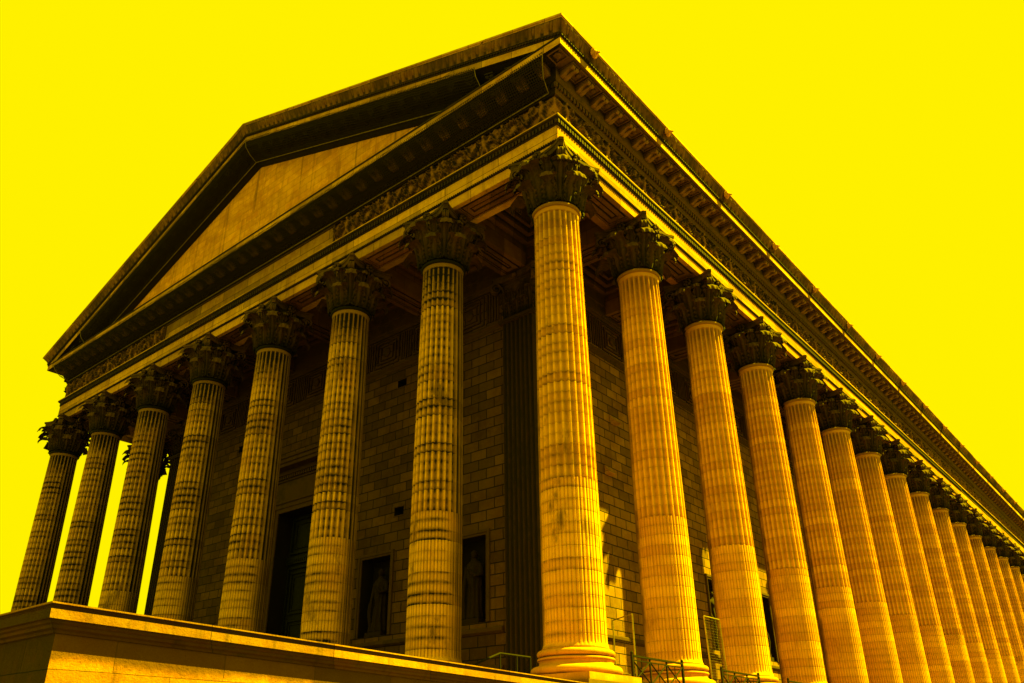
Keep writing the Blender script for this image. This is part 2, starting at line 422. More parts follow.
def ribbon(mb, pts, wid, thick, nrm):   # flat strap along a path lying in a vertical plane, nrm = plane normal
    n = Vector(nrm).normalized(); rows = []
    P = [Vector(p) for p in pts]
    for i, p in enumerate(P):
        d = (P[min(i + 1, len(P) - 1)] - P[max(i - 1, 0)]).normalized(); b = n.cross(d).normalized()
        t = thick * (1 - .5 * i / len(P))
        rows.append([tuple(p + sx * n * wid / 2 + sy * b * t / 2) for sx, sy in ((-1, -1), (-.55, -1.0), (0, -.45), (.55, -1.0), (1, -1), (1, 1), (-1, 1))])
    mb.grid(np.array(rows), cv=True)
def volute(mb, a, c=(0, 0), rb=.86, rt=1.42, zt=ZC - .33, z0=ZS + 1.15, rad=.25, wid=.24):
    d = np.array((math.cos(a), math.sin(a))); pts = []
    for t in np.linspace(0, 1, 9):
        r = rb + (rt - rad * .1 - rb) * t ** 1.7; z = z0 + (zt - z0) * (1 - (1 - t) ** 1.6)
        pts.append((c[0] + r * d[0], c[1] + r * d[1], z))
    rc, zc = rt - rad * .1, zt - rad
    for q in np.linspace(PI / 2, -3.0 * PI, 34)[1:]:
        k = (PI / 2 - q) / (3.5 * PI); rr = rad * (1 - .80 * k)
        r = rc + rr * math.cos(q); z = zc + rr * math.sin(q)
        pts.append((c[0] + r * d[0], c[1] + r * d[1], z))
    ribbon(mb, pts, wid, .10, (-d[1], d[0], 0))
def abacus_outline(hd=1.31, mid=1.02, cut=.11):
    """concave-sided slab; corners cut to narrow horns"""
    pts = []
    for q in range(4):
        ca, sa = math.cos(q * PI / 2), math.sin(q * PI / 2)
        for t in np.linspace(-1, 1, 13):
            y = t * (hd - cut); x = mid + (hd + .0 - mid) * abs(t) ** 2.1
            if abs(t) == 1: x = hd + .02
            pts.append((x * ca - y * sa, x * sa + y * ca))
    return pts
def slab(mb, outline, z0, z1, sc0=1.0, sc1=1.0):
    n = len(outline); v = [(x * sc0, y * sc0, z0) for x, y in outline] + [(x * sc1, y * sc1, z1) for x, y in outline]
    f = [(i, (i + 1) % n, n + (i + 1) % n, n + i) for i in range(n)] + [tuple(range(n))[::-1], tuple(range(n, 2 * n))]
    mb.add(v, f)
def make_capital():
    mb = MB()
    mb.lathe([(.72, ZS - .02)] + [(bell(z), z) for z in np.linspace(ZS, ZC - .3, 12)] + [(.7, ZC - .28)], 40)
    mb.cav[-1][:] = 1.0
    for k in range(8): leaf(mb, k * PI / 4 + PI / 8, .66, .35, .46, .86, lean=.14)
    for k in range(8): leaf(mb, k * PI / 4, 1.22, .335, .52, .88, lean=.20)
    for k in range(8):      # small sheath leaves below the volutes
        leaf(mb, k * PI / 4 + PI / 8, 1.50, .20, .30, .86, lean=.24)
    for k in range(4):
        a = k * PI / 2 + PI / 4
        volute(mb, a - .045, rt=1.50, rad=.27, wid=.13); volute(mb, a + .045, rt=1.50, rad=.27, wid=.13)
        leaf(mb, a, 1.56, .21, .20, .98, lean=.30)
        for sgn in (-1, 1):  # inner helices meeting under the flower
            aa = k * PI / 2; d = np.array((math.cos(aa), math.sin(aa))); p = np.array((-d[1], d[0])) * sgn; pts = []
            for t in np.linspace(0, 1, 7): pts.append((*(d * (.93 + .1 * t) + p * (.48 - .26 * t)), ZS + 1.25 + .62 * t))
            c = np.array((*(d * 1.04 + p * .22), ZS + 1.78))
            for q in np.linspace(0, 3.2 * PI, 18):
                rr = .12 * (1 - q / (3.6 * PI)); 
                pts.append((c[0] - p[0] * rr * math.sin(q) , c[1] - p[1] * rr * math.sin(q), c[2] + rr * math.cos(q)))
            ribbon(mb, pts, .12, .06, (d[0], d[1], 0))
    ol = abacus_outline()
    slab(mb, ol, ZC - .31, ZC - .20, .93, .955); slab(mb, ol, ZC - .195, ZC - .12, .935, .965); slab(mb, ol, ZC - .115, ZC - .003, .99, 1.0)
    for k in range(4):      # flower in the middle of each side
        a = k * PI / 2; d = (math.cos(a), math.sin(a)); p = (-d[1], d[0])
        cx, cy, cz = 1.10 * d[0], 1.10 * d[1], ZC - .16
        mb.blob((cx + .06 * d[0], cy + .06 * d[1], cz), .075)
        for q in range(7):
            t = q * 2 * PI / 7
            mb.blob((cx + .15 * math.cos(t) * p[0], cy + .15 * math.cos(t) * p[1], cz + .15 * math.sin(t)), .085, 7, 5, .25)
        mb.tube([(d[0] * .95, d[1] * .95, ZS + 1.2), (d[0] * 1.02, d[1] * 1.02, ZS + 1.7), (cx, cy, cz)], .05, 6)
    return mb
def make_plinth():
    mb = MB(); mb.box(-1.36, 1.36, -1.36, 1.36, FLOOR - .12, -.03); return mb

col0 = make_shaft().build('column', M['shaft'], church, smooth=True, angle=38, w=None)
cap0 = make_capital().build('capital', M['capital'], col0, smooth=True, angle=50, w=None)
bas0 = make_base().build('base', M['base'], col0, smooth=True, angle=50, w=None)
pli0 = make_plinth().build('plinth', M['base'], col0)
spots = [(-SF * k, 0) for k in range(8)] + [(0, S * k) for k in range(1, 18)] + [(-W, S * k) for k in range(1, 7)]
for i, (x, y) in enumerate(spots):
    o = col0 if i == 0 else copy_tree(col0, church)
    o.location = (x, y, 0)

# ------------------------------------------------------------------ architrave
ARCH = [(.80, 18.67), (.80, 19.10)]
for side in ('right', 'left', 'front', 'back'):
    mb = MB()
    run(mb, side, [(-.5, 18.82), (-.5, 18.672), (-.80, 18.67), (-.80, 19.2), (-.84, 19.22), (-.84, 19.9), (-.95, 19.98), (-.95, 20.15), (-.9, 20.27)])
    run(mb, side, [(.52, 18.82), (.52, 18.67), (.80, 18.67), (.80, 19.10)])
    run(mb, side, [(.84, 19.20), (.84, 19.84)])
    mb.build('architrave', M['arch_f' if side == 'right' else 'arch'], church)
    mb = MB()
    run(mb, side, [(.80, 19.10), (.85, 19.115), (.875, 19.155), (.85, 19.195), (.84, 19.20)])
    run(mb, side, [(.84, 19.84), (.88, 19.87), (.88, 20.08), (.93, 20.10), (.93, 20.13), (.99, 20.16), (1.0, 20.215)])
    n = int((L if side in ('right', 'left') else W) / .17)
    if side in ('right', 'front'):
        for i in range(n + 10):
            t = -.9 + .17 * i
            if side == 'right' and t > 62: break
            if side == 'right': mb.box(.87, .955, t, t + .095, 19.90, 20.07)
            elif t < W + .9: mb.box(-t - .095, -t, -.955, -.87, 19.90, 20.07)
        m = int((62 if side == 'right' else W) / .11)
        for i in range(m):
            t = -.8 + .11 * i
            if side == 'right': mb.box(.87, .90, t, t + .06, 19.125, 19.185)
            else: mb.box(-t - .06, -t, -.90, -.87, 19.125, 19.185)
    mb.build('architrave_moulding', M['crown'], church)
    mb = MB()
    run(mb, side, [(1.0, 20.215), (1.0, 20.265), (.60, 20.268)])
    mb.build('architrave_fillet', M['arch'], church)

# soffit panels of the architrave, one per bay
def soffit_panel(mb, md, x0, x1, y0, y1, z):
    """sunken field with nested raised frames, seen from below; z = lowest plane"""
    md.box(x0, x1, y0, y1, z + .14, z + .16)
    def ring(i0, i1, zz, m=mb):
        m.box(x0 + i0, x1 - i0, y0 + i0, y0 + i1, zz, z + .14); m.box(x0 + i0, x1 - i0, y1 - i1, y1 - i0, zz, z + .14)
        m.box(x0 + i0, x0 + i1, y0 + i1 + .002, y1 - i1 - .002, zz, z + .14); m.box(x1 - i1, x1 - i0, y0 + i1 + .002, y1 - i1 - .002, zz, z + .14)
    ring(0.0, .07, z + .05)
    ring(.14, .34, z + .03)
    w = min(x1 - x0, y1 - y0)
    if w / 2 > .46: mb.box(x0 + .42, x1 - .42, y0 + .42, y1 - .42, z + .06, z + .139)
front_sof, fr_d = MB(), MB()
for k in range(7):
    soffit_panel(front_sof, fr_d, -SF * (k + 1) + 1.25, -SF * k - 1.25, -.515, .495, 18.67)
    front_sof.box(-SF * k - 1.245, -SF * k + (1.245 if k else .8), -.515, .495, 18.674, 18.80)
front_sof.build('architrave_soffit', M['ceil'], church); fr_d.build('soffit_ground', M['ceil_d'], church)
side_sof, sd_d = MB(), MB()
for k in range(17):
    soffit_panel(side_sof, sd_d, -.495, .515, S * k + 1.25, S * (k + 1) - 1.25, 18.67)
    side_sof.box(-.495, .515, S * k + (-1.245 if k else .52), S * k + 1.245, 18.674, 18.80)
side_sof.build('architrave_soffit', M['ceil'], church); sd_d.build('soffit_ground', M['ceil_d'], church)
mb = MB()
mb.box(-W - .515, -W + .495, .52, L, 18.676, 18.80); mb.build('architrave_soffit', M['ceil'], church)

# ------------------------------------------------------------------ portico ceiling
CW = 5.05        # wall face distance from the column axis
beams, bd, cof = MB(), MB(), MB()
def beam_x(k):   # runs in y from architrave to front wall, at column k
    x = -SF * k
    beams.box(x - .70, x - .47, .955, CW - .155, 18.68, 20.2); beams.box(x + .47, x + .70, .955, CW - .155, 18.68, 20.2)
    soffit_panel(beams, bd, x - .465, x + .465, 1.0, CW - .2, 18.68)
def beam_y(k, x0=-CW + .155, x1=-.955):
    y = S * k
    beams.box(x0, x1, y - .70, y - .47, 18.68, 20.2); beams.box(x0, x1, y + .47, y + .70, 18.68, 20.2)
    soffit_panel(beams, bd, x0 + .05, x1 - .05, y - .465, y + .465, 18.68)
for k in range(1, 7): beam_x(k)
for k in range(1, 17): beam_y(k)
for k in range(1, 17): beam_y(k, -W + .955, -W + CW - .155)
def coffer(x0, x1, y0, y1):
    z = 20.22
    cof.box(x0, x1, y0, y1, z, z + .05)
    for i, (a, b, zz) in enumerate(((.0, .28, 19.75), (.36, .60, 19.95), (.75, .9, 20.08))):
        if x1 - x0 < 2 * b + .2 or y1 - y0 < 2 * b + .2: break
        bb = beams
        bb.box(x0 + a, x1 - a, y0 + a, y0 + b, zz, z - .002); bb.box(x0 + a, x1 - a, y1 - b, y1 - a, zz, z - .002)
        bb.box(x0 + a, x0 + b, y0 + b + .002, y1 - b - .002, zz, z - .002); bb.box(x1 - b, x1 - a, y0 + b + .002, y1 - b - .002, zz, z - .002)
    cx, cy = (x0 + x1) / 2, (y0 + y1) / 2
    for q in range(8):
        t = q * PI / 4; beams.blob((cx + .32 * math.cos(t), cy + .32 * math.sin(t), z - .06), (.2, .2, .09), 7, 5)
    beams.blob((cx, cy, z - .1), .14, 7, 5)
for k in range(7):
    a, b = -SF * (k + 1) + (.72 if k < 6 else .957), -SF * k - (.72 if k else .957)
    coffer(a, b, .957, CW - .16)
for k in range(17):
    if k == 0: coffer(-CW + .16 - .0, -.957, CW - .1, S - .72) if S - .72 - CW > .3 else None
    else: coffer(-CW + .16, -.957, S * k + .72, S * (k + 1) - .72)
    if k: coffer(-W + .957, -W + CW - .16, S * k + .72, S * (k + 1) - .72)
beams.build('ceiling_beam', M['ceil_b'], church); bd.build('beam_ground', M['ceil_d'], church)
cof.box(-W - .4, .4, -.4, L + .4, 20.30, 20.36)
cof.build('ceiling', M['ceil_d'], church)

# ------------------------------------------------------------------ frieze with carved relief
FZ0, FZ1 = 20.27, 21.59
rng = np.random.RandomState(3)
def fractal(u, w, seed, f0=1.2, n=4):
    r = np.random.RandomState(seed); h = np.zeros_like(u)
    for o in range(n):
        f = f0 * 2.1 ** o
        for q in range(3):
            a = r.rand() * 2 * PI; h += math.pow(.55, o) * np.sin(2 * PI * f * (u * math.cos(a) + w * math.sin(a)) + r.rand() * 7)
    return h / 4
def relief(u, w):
    """height in metres; u along the wall, w up from the foot (0..1.32). figures, wreaths, swags, leaves"""
    P = 2.955; h = np.zeros_like(u)
    def cap(u0, w0, u1, w1, r, amp, h):
        du, dw = u1 - u0, w1 - w0; t = np.clip(((u - u0) * du + (w - w0) * dw) / (du * du + dw * dw), 0, 1)
        d = np.hypot(u - u0 - t * du, w - w0 - t * dw)
        return np.maximum(h, amp * np.sqrt(np.clip(1 - (d / r) ** 2, 0, 1)))
    ks = range(int(np.floor(u.min() / P)) - 1, int(np.ceil(u.max() / P)) + 2)
    for k in ks:
        r = np.random.RandomState(100 + k); c = k * P + .25 * (r.rand() - .5)
        sel = (np.abs(u - c) < 1.9)
        if not sel.any(): continue
        hh = h
        # winged child figure
        s = 1 if r.rand() > .5 else -1
        hh = cap(c, .62, c + .06 * s, .86, .17, .15, hh); hh = cap(c + .05 * s, 1.06, c + .05 * s, 1.09, .13, .17, hh)
        hh = cap(c, .6, c - .22 * s, .1, .10, .12, hh); hh = cap(c + .03, .6, c + .20 * s, .12, .10, .12, hh)
        hh = cap(c, .86, c + .45 * s, 1.0, .07, .10, hh); hh = cap(c, .86, c - .42 * s, .72, .07, .10, hh)
        hh = cap(c - .12 * s, .9, c - .5 * s, 1.2, .12, .07, hh)
        # wreath / round shield between figures
        m = c + P / 2; d = np.hypot(u - m, (w - .72)); 
        hh = np.maximum(hh, .13 * np.sqrt(np.clip(1 - ((d - .36) / .10) ** 2, 0, 1)) * (1 + .25 * np.sin(14 * np.arctan2(w - .72, u - m))))
        hh = np.maximum(hh, .07 * np.sqrt(np.clip(1 - (d / .22) ** 2, 0, 1)))
        # swags
        for a, b in ((c + .35, m - .42), (m + .42, c + P - .35)):
            t = (u - a) / (b - a); ins = (t > -.05) & (t < 1.05)
            y = 1.08 - 2.4 * np.clip(t * (1 - t), 0, 1) * .95
            thick = .10 + .07 * np.sin(PI * np.clip(t, 0, 1))
            hh = np.maximum(hh, np.where(ins, .14 * np.sqrt(np.clip(1 - ((w - y) / thick) ** 2, 0, 1)) * (1 + .3 * np.sin(u * 42) * np.cos(w * 38)), 0))
            for q in range(3):
                uu, ww = a + (b - a) * r.rand(), .15 + r.rand() * 1.0
                hh = cap(uu, ww, uu + .18 * (r.rand() - .5), ww + .22, .07, .09, hh)
        # scrolling leaves at the foot
        h = hh
    leaf_n = fractal(u, w, 5, 1.4, 4)
    h = np.maximum(h, .06 * np.clip((leaf_n - .18) * 4, 0, 1) * (np.sin(PI * np.clip(w / 1.32, 0, 1)) ** .4))
    h += .018 * fractal(u * 3, w * 3, 9, 1.5, 3) * (h > .02)
    return h * np.clip((u + .66) / .12, 0, 1) * np.clip(w / .06, 0, 1) * np.clip((1.30 - w) / .06, 0, 1)
def frieze_side(us, axis, nw=34, blank=None):
    ws = np.linspace(0, FZ1 - FZ0, nw); U, Wd = np.meshgrid(us, ws, indexing='ij')
    H = relief(U, Wd)
    if blank:
        H *= 1 - np.clip((U - blank[0]) / .05, 0, 1) * np.clip((blank[1] - U) / .05, 0, 1)
    gu = np.gradient(H, us, axis=0); gw = np.gradient(H, ws, axis=1); E_ = np.clip(np.hypot(gu, gw) / 1.1, 0, 1)
    o = .66 + H * 1.6; Z = FZ0 + Wd
    g = np.stack([o, U, Z], -1) if axis == 'right' else np.stack([-U, -o, Z], -1)
    mb = MB(); mb.grid(g, cav=np.clip(E_ * .95 + .18 * (H > .03), 0, 1)); return mb
un = np.concatenate([np.arange(-.66, 24, .045), np.arange(24, 52, .08), np.arange(52, L + .66, .16)])
frieze_side(un, 'right').build('frieze', M['frieze'], church, smooth=True)
uf = np.concatenate([np.arange(-.66, 13.1, .045), [13.0, 28.4], np.arange(28.2, W + .7, .055)])
uf = np.unique(np.concatenate([np.arange(-.66, 12.72, .045), np.array([12.74, 12.78]), np.linspace(12.9, 28.4, 30), np.array([28.5, 28.56]), np.arange(28.6, W + .66, .055), [W + .66]]))
frieze_side(uf, 'front', blank=(12.74, 28.56)).build('frieze', M['frieze'], church, smooth=True)
mb = MB(); run(mb, 'left', [(.66, FZ0), (.66, FZ1)]); run(mb, 'back', [(.66, FZ0), (.66, FZ1)]); mb.build('frieze', M['frieze'], church)
mb = MB()     # the long blank panel in the middle of the front frieze, with its raised frame
mb.box(-28.5, -12.8, -.70, -.60, FZ0 + .14, FZ1 - .12)
mb.build('frieze_panel', M['panel'], church)
mb = MB()
for a, b, c, d in ((-28.56, -12.74, FZ0 + .02, FZ0 + .135), (-28.56, -12.74, FZ1 - .115, FZ1 - .02)): mb.box(a, b, -.76, -.60, c, d)
mb.box(-28.56, -28.50, -.76, -.60, FZ0 + .137, FZ1 - .117); mb.box(-12.80, -12.74, -.76, -.60, FZ0 + .137, FZ1 - .117)
mb.build('panel_frame', M['wallf'], church)

# ------------------------------------------------------------------ cornice
SLOPE = (31.60 - 23.545) / (W / 2 + 2.25)
BED = [(.60, 21.52), (.78, 21.53), (.80, 21.60), (.86, 21.68), (.86, 21.93), (.96, 21.97), (1.02, 22.06), (1.04, 22.10), (1.04, 22.56)]
SOF = [(1.04, 22.56), (1.80, 22.57), (1.82, 22.53), (1.89, 22.53)]
COR = [(1.89, 22.53), (1.89, 22.87)]
MID = [(1.89, 22.87), (1.92, 22.90), (1.92, 22.97), (1.96, 23.0), (1.96, 23.04)]
SIM = [(1.96, 23.04), (1.965, 23.09), (1.98, 23.15), (2.02, 23.22), (2.07, 23.28), (2.12, 23.335), (2.16, 23.38), (2.19, 23.42)]
FIL = [(2.19, 23.42), (2.20, 23.45), (2.25, 23.46), (2.25, 23.545), (2.18, 23.56)]
def beadrow(mb, pts, size):
    for p in pts: mb.box(p[0] - size[0] / 2, p[0] + size[0] / 2, p[1] - size[1] / 2, p[1] + size[1] / 2, p[2], p[2] + size[2])
for side in ('right', 'left'):
    mb = MB(); run(mb, side, COR); mb.build('corona', M['corona'], church)
    mb = MB(); run(mb, side, SOF)
    bed = MB(); run(bed, side, BED)
    sgn = 1 if side == 'right' else -1; x0 = 0 if side == 'right' else -W
    far = 70 if side == 'right' else 6
    for i in range(int(far / .22)):            # dentil course
        t = -.95 + .22 * i; a, b = sorted((x0 + sgn * .85, x0 + sgn * .955)); bed.box(a, b, t, t + .13, 21.71, 21.92)
    bed.build('bed_moulding', M['bed'], church)
    if side == 'right':                        # frames and flowers of the coffers between the brackets
        for i in range(96):
            t = .04 + (S / 5.5) * i; w = .24
            if t < 55:
                for a, b, c, d in ((1.12, 1.74, t - w, t - w + .05), (1.12, 1.74, t + w - .05, t + w), (1.12, 1.17, t - w + .052, t + w - .052), (1.69, 1.74, t - w + .052, t + w - .052)):
                    mb.box(a, b, c, d, 22.50, 22.559)
                mb.blob((1.43, t, 22.55), (.13, .13, .07), 7, 4, .2)
        for a, b, c, d in ((1.12, 1.74, -1.74, -1.69), (1.12, 1.74, -1.17, -1.12), (1.12, 1.17, -1.688, -1.172), (1.69, 1.74, -1.688, -1.172)): mb.box(a, b, c, d, 22.50, 22.557)
        mb.blob((1.43, -1.43, 22.55), (.18, .18, .08), 8, 5, .2)
    mb.build('cornice', M['soffit'], church)
    mb = MB(); run(mb, side, MID); run(mb, side, [FIL[-1], (1.2, 23.5)])
    for i in range(int(far / .15)):
        t = -1.9 + .15 * i; a, b = sorted((x0 + sgn * 1.92, x0 + sgn * 1.985)); mb.box(a, b, t, t + .08, 22.905, 22.965)
    mb.build('cornice_moulding', M['crown'], church)
    mb = MB(); run(mb, side, FIL[:4]); mb.build('cornice_fillet', M['corona'], church)
# carved gutter (sima), right flank: palmettes
def sima_pat(t, q):      # t metres along, q 0..1 up
    p = .44; f = (t / p) % 1 - .5
    leaf = np.clip(1 - (abs(f) * 2 * (1.05 + .55 * (1 - q))) ** 2, 0, 1) * (.72 + .28 * np.cos(f * PI * 9))
    bud = np.clip(1 - ((abs(f) - .5) * 5) ** 2, 0, 1) * np.clip(1 - ((q - .62) * 3) ** 2, 0, 1) * .8
    wob = .75 + .5 * np.sin(t * 1.7 + 1.3 * np.sin(t * .53))
    return .085 * np.maximum(leaf, bud) * wob * np.sin(PI * np.clip(.06 + q * .94, 0, 1)) ** .4
def sima_grid(ts, place):
    g = np.zeros((len(ts), len(SIM), 3)); cv = np.zeros((len(ts), len(SIM)))
    for j, (o, z) in enumerate(SIM):
        q = j / (len(SIM) - 1); d = sima_pat(ts, np.full_like(ts, q)); d[0] = d[-1] = 0
        cv[:, j] = np.clip(1 - d / .045, 0, 1) ** .7
        g[:, j] = place(ts, o + d * .75, z - d * .55, o, z)
    mb = MB(); mb.grid(g, cav=cv); return mb
def flank(ts, o, z, o0, z0):
    y = -o0 + (L + 2 * o0) * ts / (L + 4.50); return np.stack([o, y, z], -1)
tr = np.concatenate([np.arange(0, 40, .052), np.arange(40, 80, .104), np.arange(80, L + 4.50, .26), [L + 4.50]])
sim = sima_grid(tr, flank).build('gutter_moulding', M['sima'], church, smooth=True)
mb = MB(); run(mb, 'left', SIM); mb.build('gutter_moulding', M['sima'], church)
LX = W / 2
def rake_r(ts, o, z, o0, z0):
    x = o0 - (LX + o0) * ts / (LX + 2.25); return np.stack([x, -o, z + SLOPE * (o0 - x)], -1)
def rake_l(ts, o, z, o0, z0):
    x = o0 - (LX + o0) * ts / (LX + 2.25); return np.stack([-W - x, -o, z + SLOPE * (o0 - x)], -1)
tk = np.append(np.arange(0, LX + 2.33, .052), LX + 2.25)
sima_grid(tk, rake_r).build('raking_gutter_moulding', M['sima'], church, smooth=True)
sima_grid(tk, rake_l).build('raking_gutter_moulding', M['sima'], church, smooth=True)
def rake(mb, prof):
    g = np.array([[(o, -o, z), (-LX, -o, z + SLOPE * (LX + o)), (-W - o, -o, z)] for o, z in prof]); mb.grid(g)
def rz(x, o, z): return z + SLOPE * (o - x) if x > -LX else z + SLOPE * (o + W + x)
mb = MB(); rake(mb, COR); mb.build('raking_corona', M['corona'], church)
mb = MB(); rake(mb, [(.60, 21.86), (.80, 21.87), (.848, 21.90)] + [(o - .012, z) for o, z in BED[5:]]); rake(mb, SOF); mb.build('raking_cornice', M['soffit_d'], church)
mb = MB(); rake(mb, MID); rake(mb, [FIL[-1], (1.2, 23.5), (-.5, 23.5)])
for i in range(int((W + 4) / .15)):
    x = 1.9 - .15 * i
    zz = rz(x - .04, 1.93, 22.905); mb.box(x - .08, x, -1.985, -1.92, zz, zz + .06)
mb.build('raking_moulding', M['crown'], church)
mb = MB(); rake(mb, FIL[:4]); mb.build('raking_fillet', M['corona'], church)
# horizontal cornice of the front (no gutter)
mb = MB(); g = [(1.885, 22.53), (1.885, 22.84), (1.885, 22.84)]
run(mb, 'front', g[:2]); mb.build('corona', M['corona'], church)
mb = MB(); run(mb, 'front', BED); run(mb, 'front', [(1.04, 22.56), (1.80, 22.565), (1.82, 22.53), (1.885, 22.53)])
for i in range(int((W + 1.4) / .22)):
    t = -.83 + .22 * i; mb.box(-t - .13, -t, -.955, -.85, 21.71, 21.92)
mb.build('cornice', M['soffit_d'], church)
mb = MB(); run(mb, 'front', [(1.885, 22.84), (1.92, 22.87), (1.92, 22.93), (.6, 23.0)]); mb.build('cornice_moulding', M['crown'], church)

# brackets under the eaves
def make_modillion():      # +x is outward, centred on y=0, top at z=0
    mb = MB(); hw = .20
    prof = [(0, 0), (.70, 0), (.70, -.07), (.66, -.07)]
    mb.box(0, .69, -hw - .03, hw + .03, -.075, -.006)
    pr = [(0, -.08), (.63, -.08), (.655, -.13), (.65, -.20), (.61, -.25), (.55, -.26), (.50, -.215), (.42, -.21), (.32, -.25), (.22, -.31), (.10, -.34), (0, -.34)]
    n = len(pr)
    for y0, y1 in ((-hw, -.03), (.03, hw)):
        v = [(x, y0, z) for x, z in pr] + [(x, y1, z) for x, z in pr]
        mb.add(v, [(i, (i + 1) % n, n + (i + 1) % n, n + i) for i in range(n)] + [tuple(range(n))[::-1], tuple(range(n, 2 * n))])
    mb.box(0, .60, -.029, .029, -.33, -.08)
    return mb
mod0 = make_modillion().build('modillion', M['bracket'], None, w=False)
cor_right = [o for o in church.children if o.name.startswith('cornice') and not o.name.startswith('cornice_')][0]
cor_front = [o for o in church.children if o.name.startswith('cornice') and not o.name.startswith('cornice_')][-1]
mod0.parent = cor_right; wl = lambda *p: tuple(warp([p])[0])
mod0.location = wl(1.042, -.495, 22.555)
step = S / 5.5
for i in range(1, 58):
    o = mod0.copy(); C.objects.link(o); o.parent = cor_right; o.location = wl(1.042, -.495 + step * i, 22.555)
for i in range(40):
    x = .495 - step * i
    if x < -W - .7: break
    o = mod0.copy(); C.objects.link(o); o.parent = cor_front; o.location = wl(x, -1.042, 22.553); o.rotation_euler = (0, 0, -PI / 2)
me = mod0.data; vv = np.array([v.co[:] for v in me.vertices]); ff = [tuple(p.vertices) for p in me.polygons]
mb = MB()
for i in range(58, 96): mb.add(vv + np.array((1.042, -.495 + step * i, 22.555)), ff)
tag(mb.build('far_modillion', M['bracket'], cor_right), kind='stuff')
mb = MB()
for i in range(40):          # brackets climbing the gable
    x = .2 - step * i
    if x < -W - .3 or abs(x + LX) < .3: continue
    v2 = np.stack([x + vv[:, 1], -1.042 - vv[:, 0], vv[:, 2]], -1)
    v2[:, 2] = [rz(p[0], 1.042, 22.55 + p[2]) for p in v2]; mb.add(v2, ff)
tag(mb.build('raking_modillion', M['soffit_d'], [o for o in church.children if o.name == 'raking_cornice'][0]), kind='stuff')

# lion heads on the flank gutter, one over each column
def make_lion():
    mb = MB(); mb.blob((.05, 0, 0), (.13, .15, .16), 10, 8); mb.blob((.16, 0, -.05), (.09, .08, .07), 8, 6)
    for q in range(10):
        t = q * 2 * PI / 10; mb.blob((.0, .15 * math.cos(t), .15 * math.sin(t)), (.06, .07, .07), 6, 5, .3)
    for s in (-1, 1): mb.blob((.08, s * .11, .12), .04, 6, 4)
    mb.tube([(.15, 0, -.06), (.30, 0, -.09)], .035, 6); return mb
lion0 = make_lion().build('lion_head', M['tymp'], sim, smooth=True, w=False); lion0.location = wl(2.19, .1, 23.27)
for k in range(1, 18):
    o = lion0.copy(); C.objects.link(o); o.parent = sim; o.location = wl(2.19, .1 + S * k, 23.27)

# gable wall and roof
mb = MB(); v = [(.66, -.62, 22.9), (-W - .66, -.62, 22.9), (-LX, -.62, 22.9 + SLOPE * (LX + .66))]
mb.add(v, [(0, 1, 2)]); mb.build('tympanum', M['tymp'], church)
mb = MB()
zr = 23.5 + SLOPE * (LX + 1.2)
mb.add([(1.2, -1.25, 23.49), (-LX, -1.25, zr), (-W - 1.2, -1.25, 23.49), (1.2, L + 1.2, 23.49), (-LX, L + 1.2, zr), (-W - 1.2, L + 1.2, 23.49)],
       [(0, 3, 4, 1), (1, 4, 5, 2), (3, 5, 4), (0, 2, 5, 3)])
mb.build('roof', M['roof'], church)

# ------------------------------------------------------------------ the inner hall: walls with niches and the door
XL, XR, YF, YB = -W + CW, -CW, CW, L - CW
NZ0, NZ1, NH = 2.85, 6.45, 1.0
DX0, DX1, DZ = -LX - 2.4, -LX + 2.4, 10.05
niche_front = [-SF * (k + .5) for k in (1, 2, 4, 5)]
niche_side = [S * (k + .5) for k in range(2, 16)]
def wall_cells(mb, u0, u1, z0, z1, holes, place):
    us = sorted({u0, u1, *[h[0] for h in holes], *[h[1] for h in holes]}); zs = sorted({z0, z1, *[h[2] for h in holes], *[h[3] for h in holes]})
    for a, b in zip(us, us[1:]):
        for c, d in zip(zs, zs[1:]):
            cu, cz = (a + b) / 2, (c + d) / 2
            if any(h[0] < cu < h[1] and h[2] < cz < h[3] for h in holes): continue
            mb.add([place(a, c), place(b, c), place(b, d), place(a, d)], [(0, 1, 2, 3)])
mb = MB()
holes = [(x - NH, x + NH, NZ0, NZ1) for x in niche_front] + [(DX0, DX1, FLOOR, DZ)]
vents_f = [(-13.3, 8.47), (-13.5, 15.24), (-27.6, 15.0)]
holes += [(x - .32, x + .32, z - .2, z + .2) for x, z in vents_f]
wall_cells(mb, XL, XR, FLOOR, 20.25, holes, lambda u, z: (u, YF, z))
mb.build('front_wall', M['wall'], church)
vents_s = [(11.4, 12.9), (10.62, 10.1), (22.0, 12.9)]
mb = MB()
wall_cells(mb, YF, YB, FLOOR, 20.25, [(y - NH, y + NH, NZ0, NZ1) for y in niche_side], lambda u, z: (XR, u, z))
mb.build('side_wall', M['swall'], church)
mb = MB(); mb.add([(XL, YF, FLOOR), (XL, YB, FLOOR), (XL, YB, 20.25), (XL, YF, 20.25)], [(0, 1, 2, 3)])
mb.add([(XL, YB, FLOOR), (XR, YB, FLOOR), (XR, YB, 20.25), (XL, YB, 20.25)], [(0, 1, 2, 3)])
mb.build('side_wall', M['wall'], church)
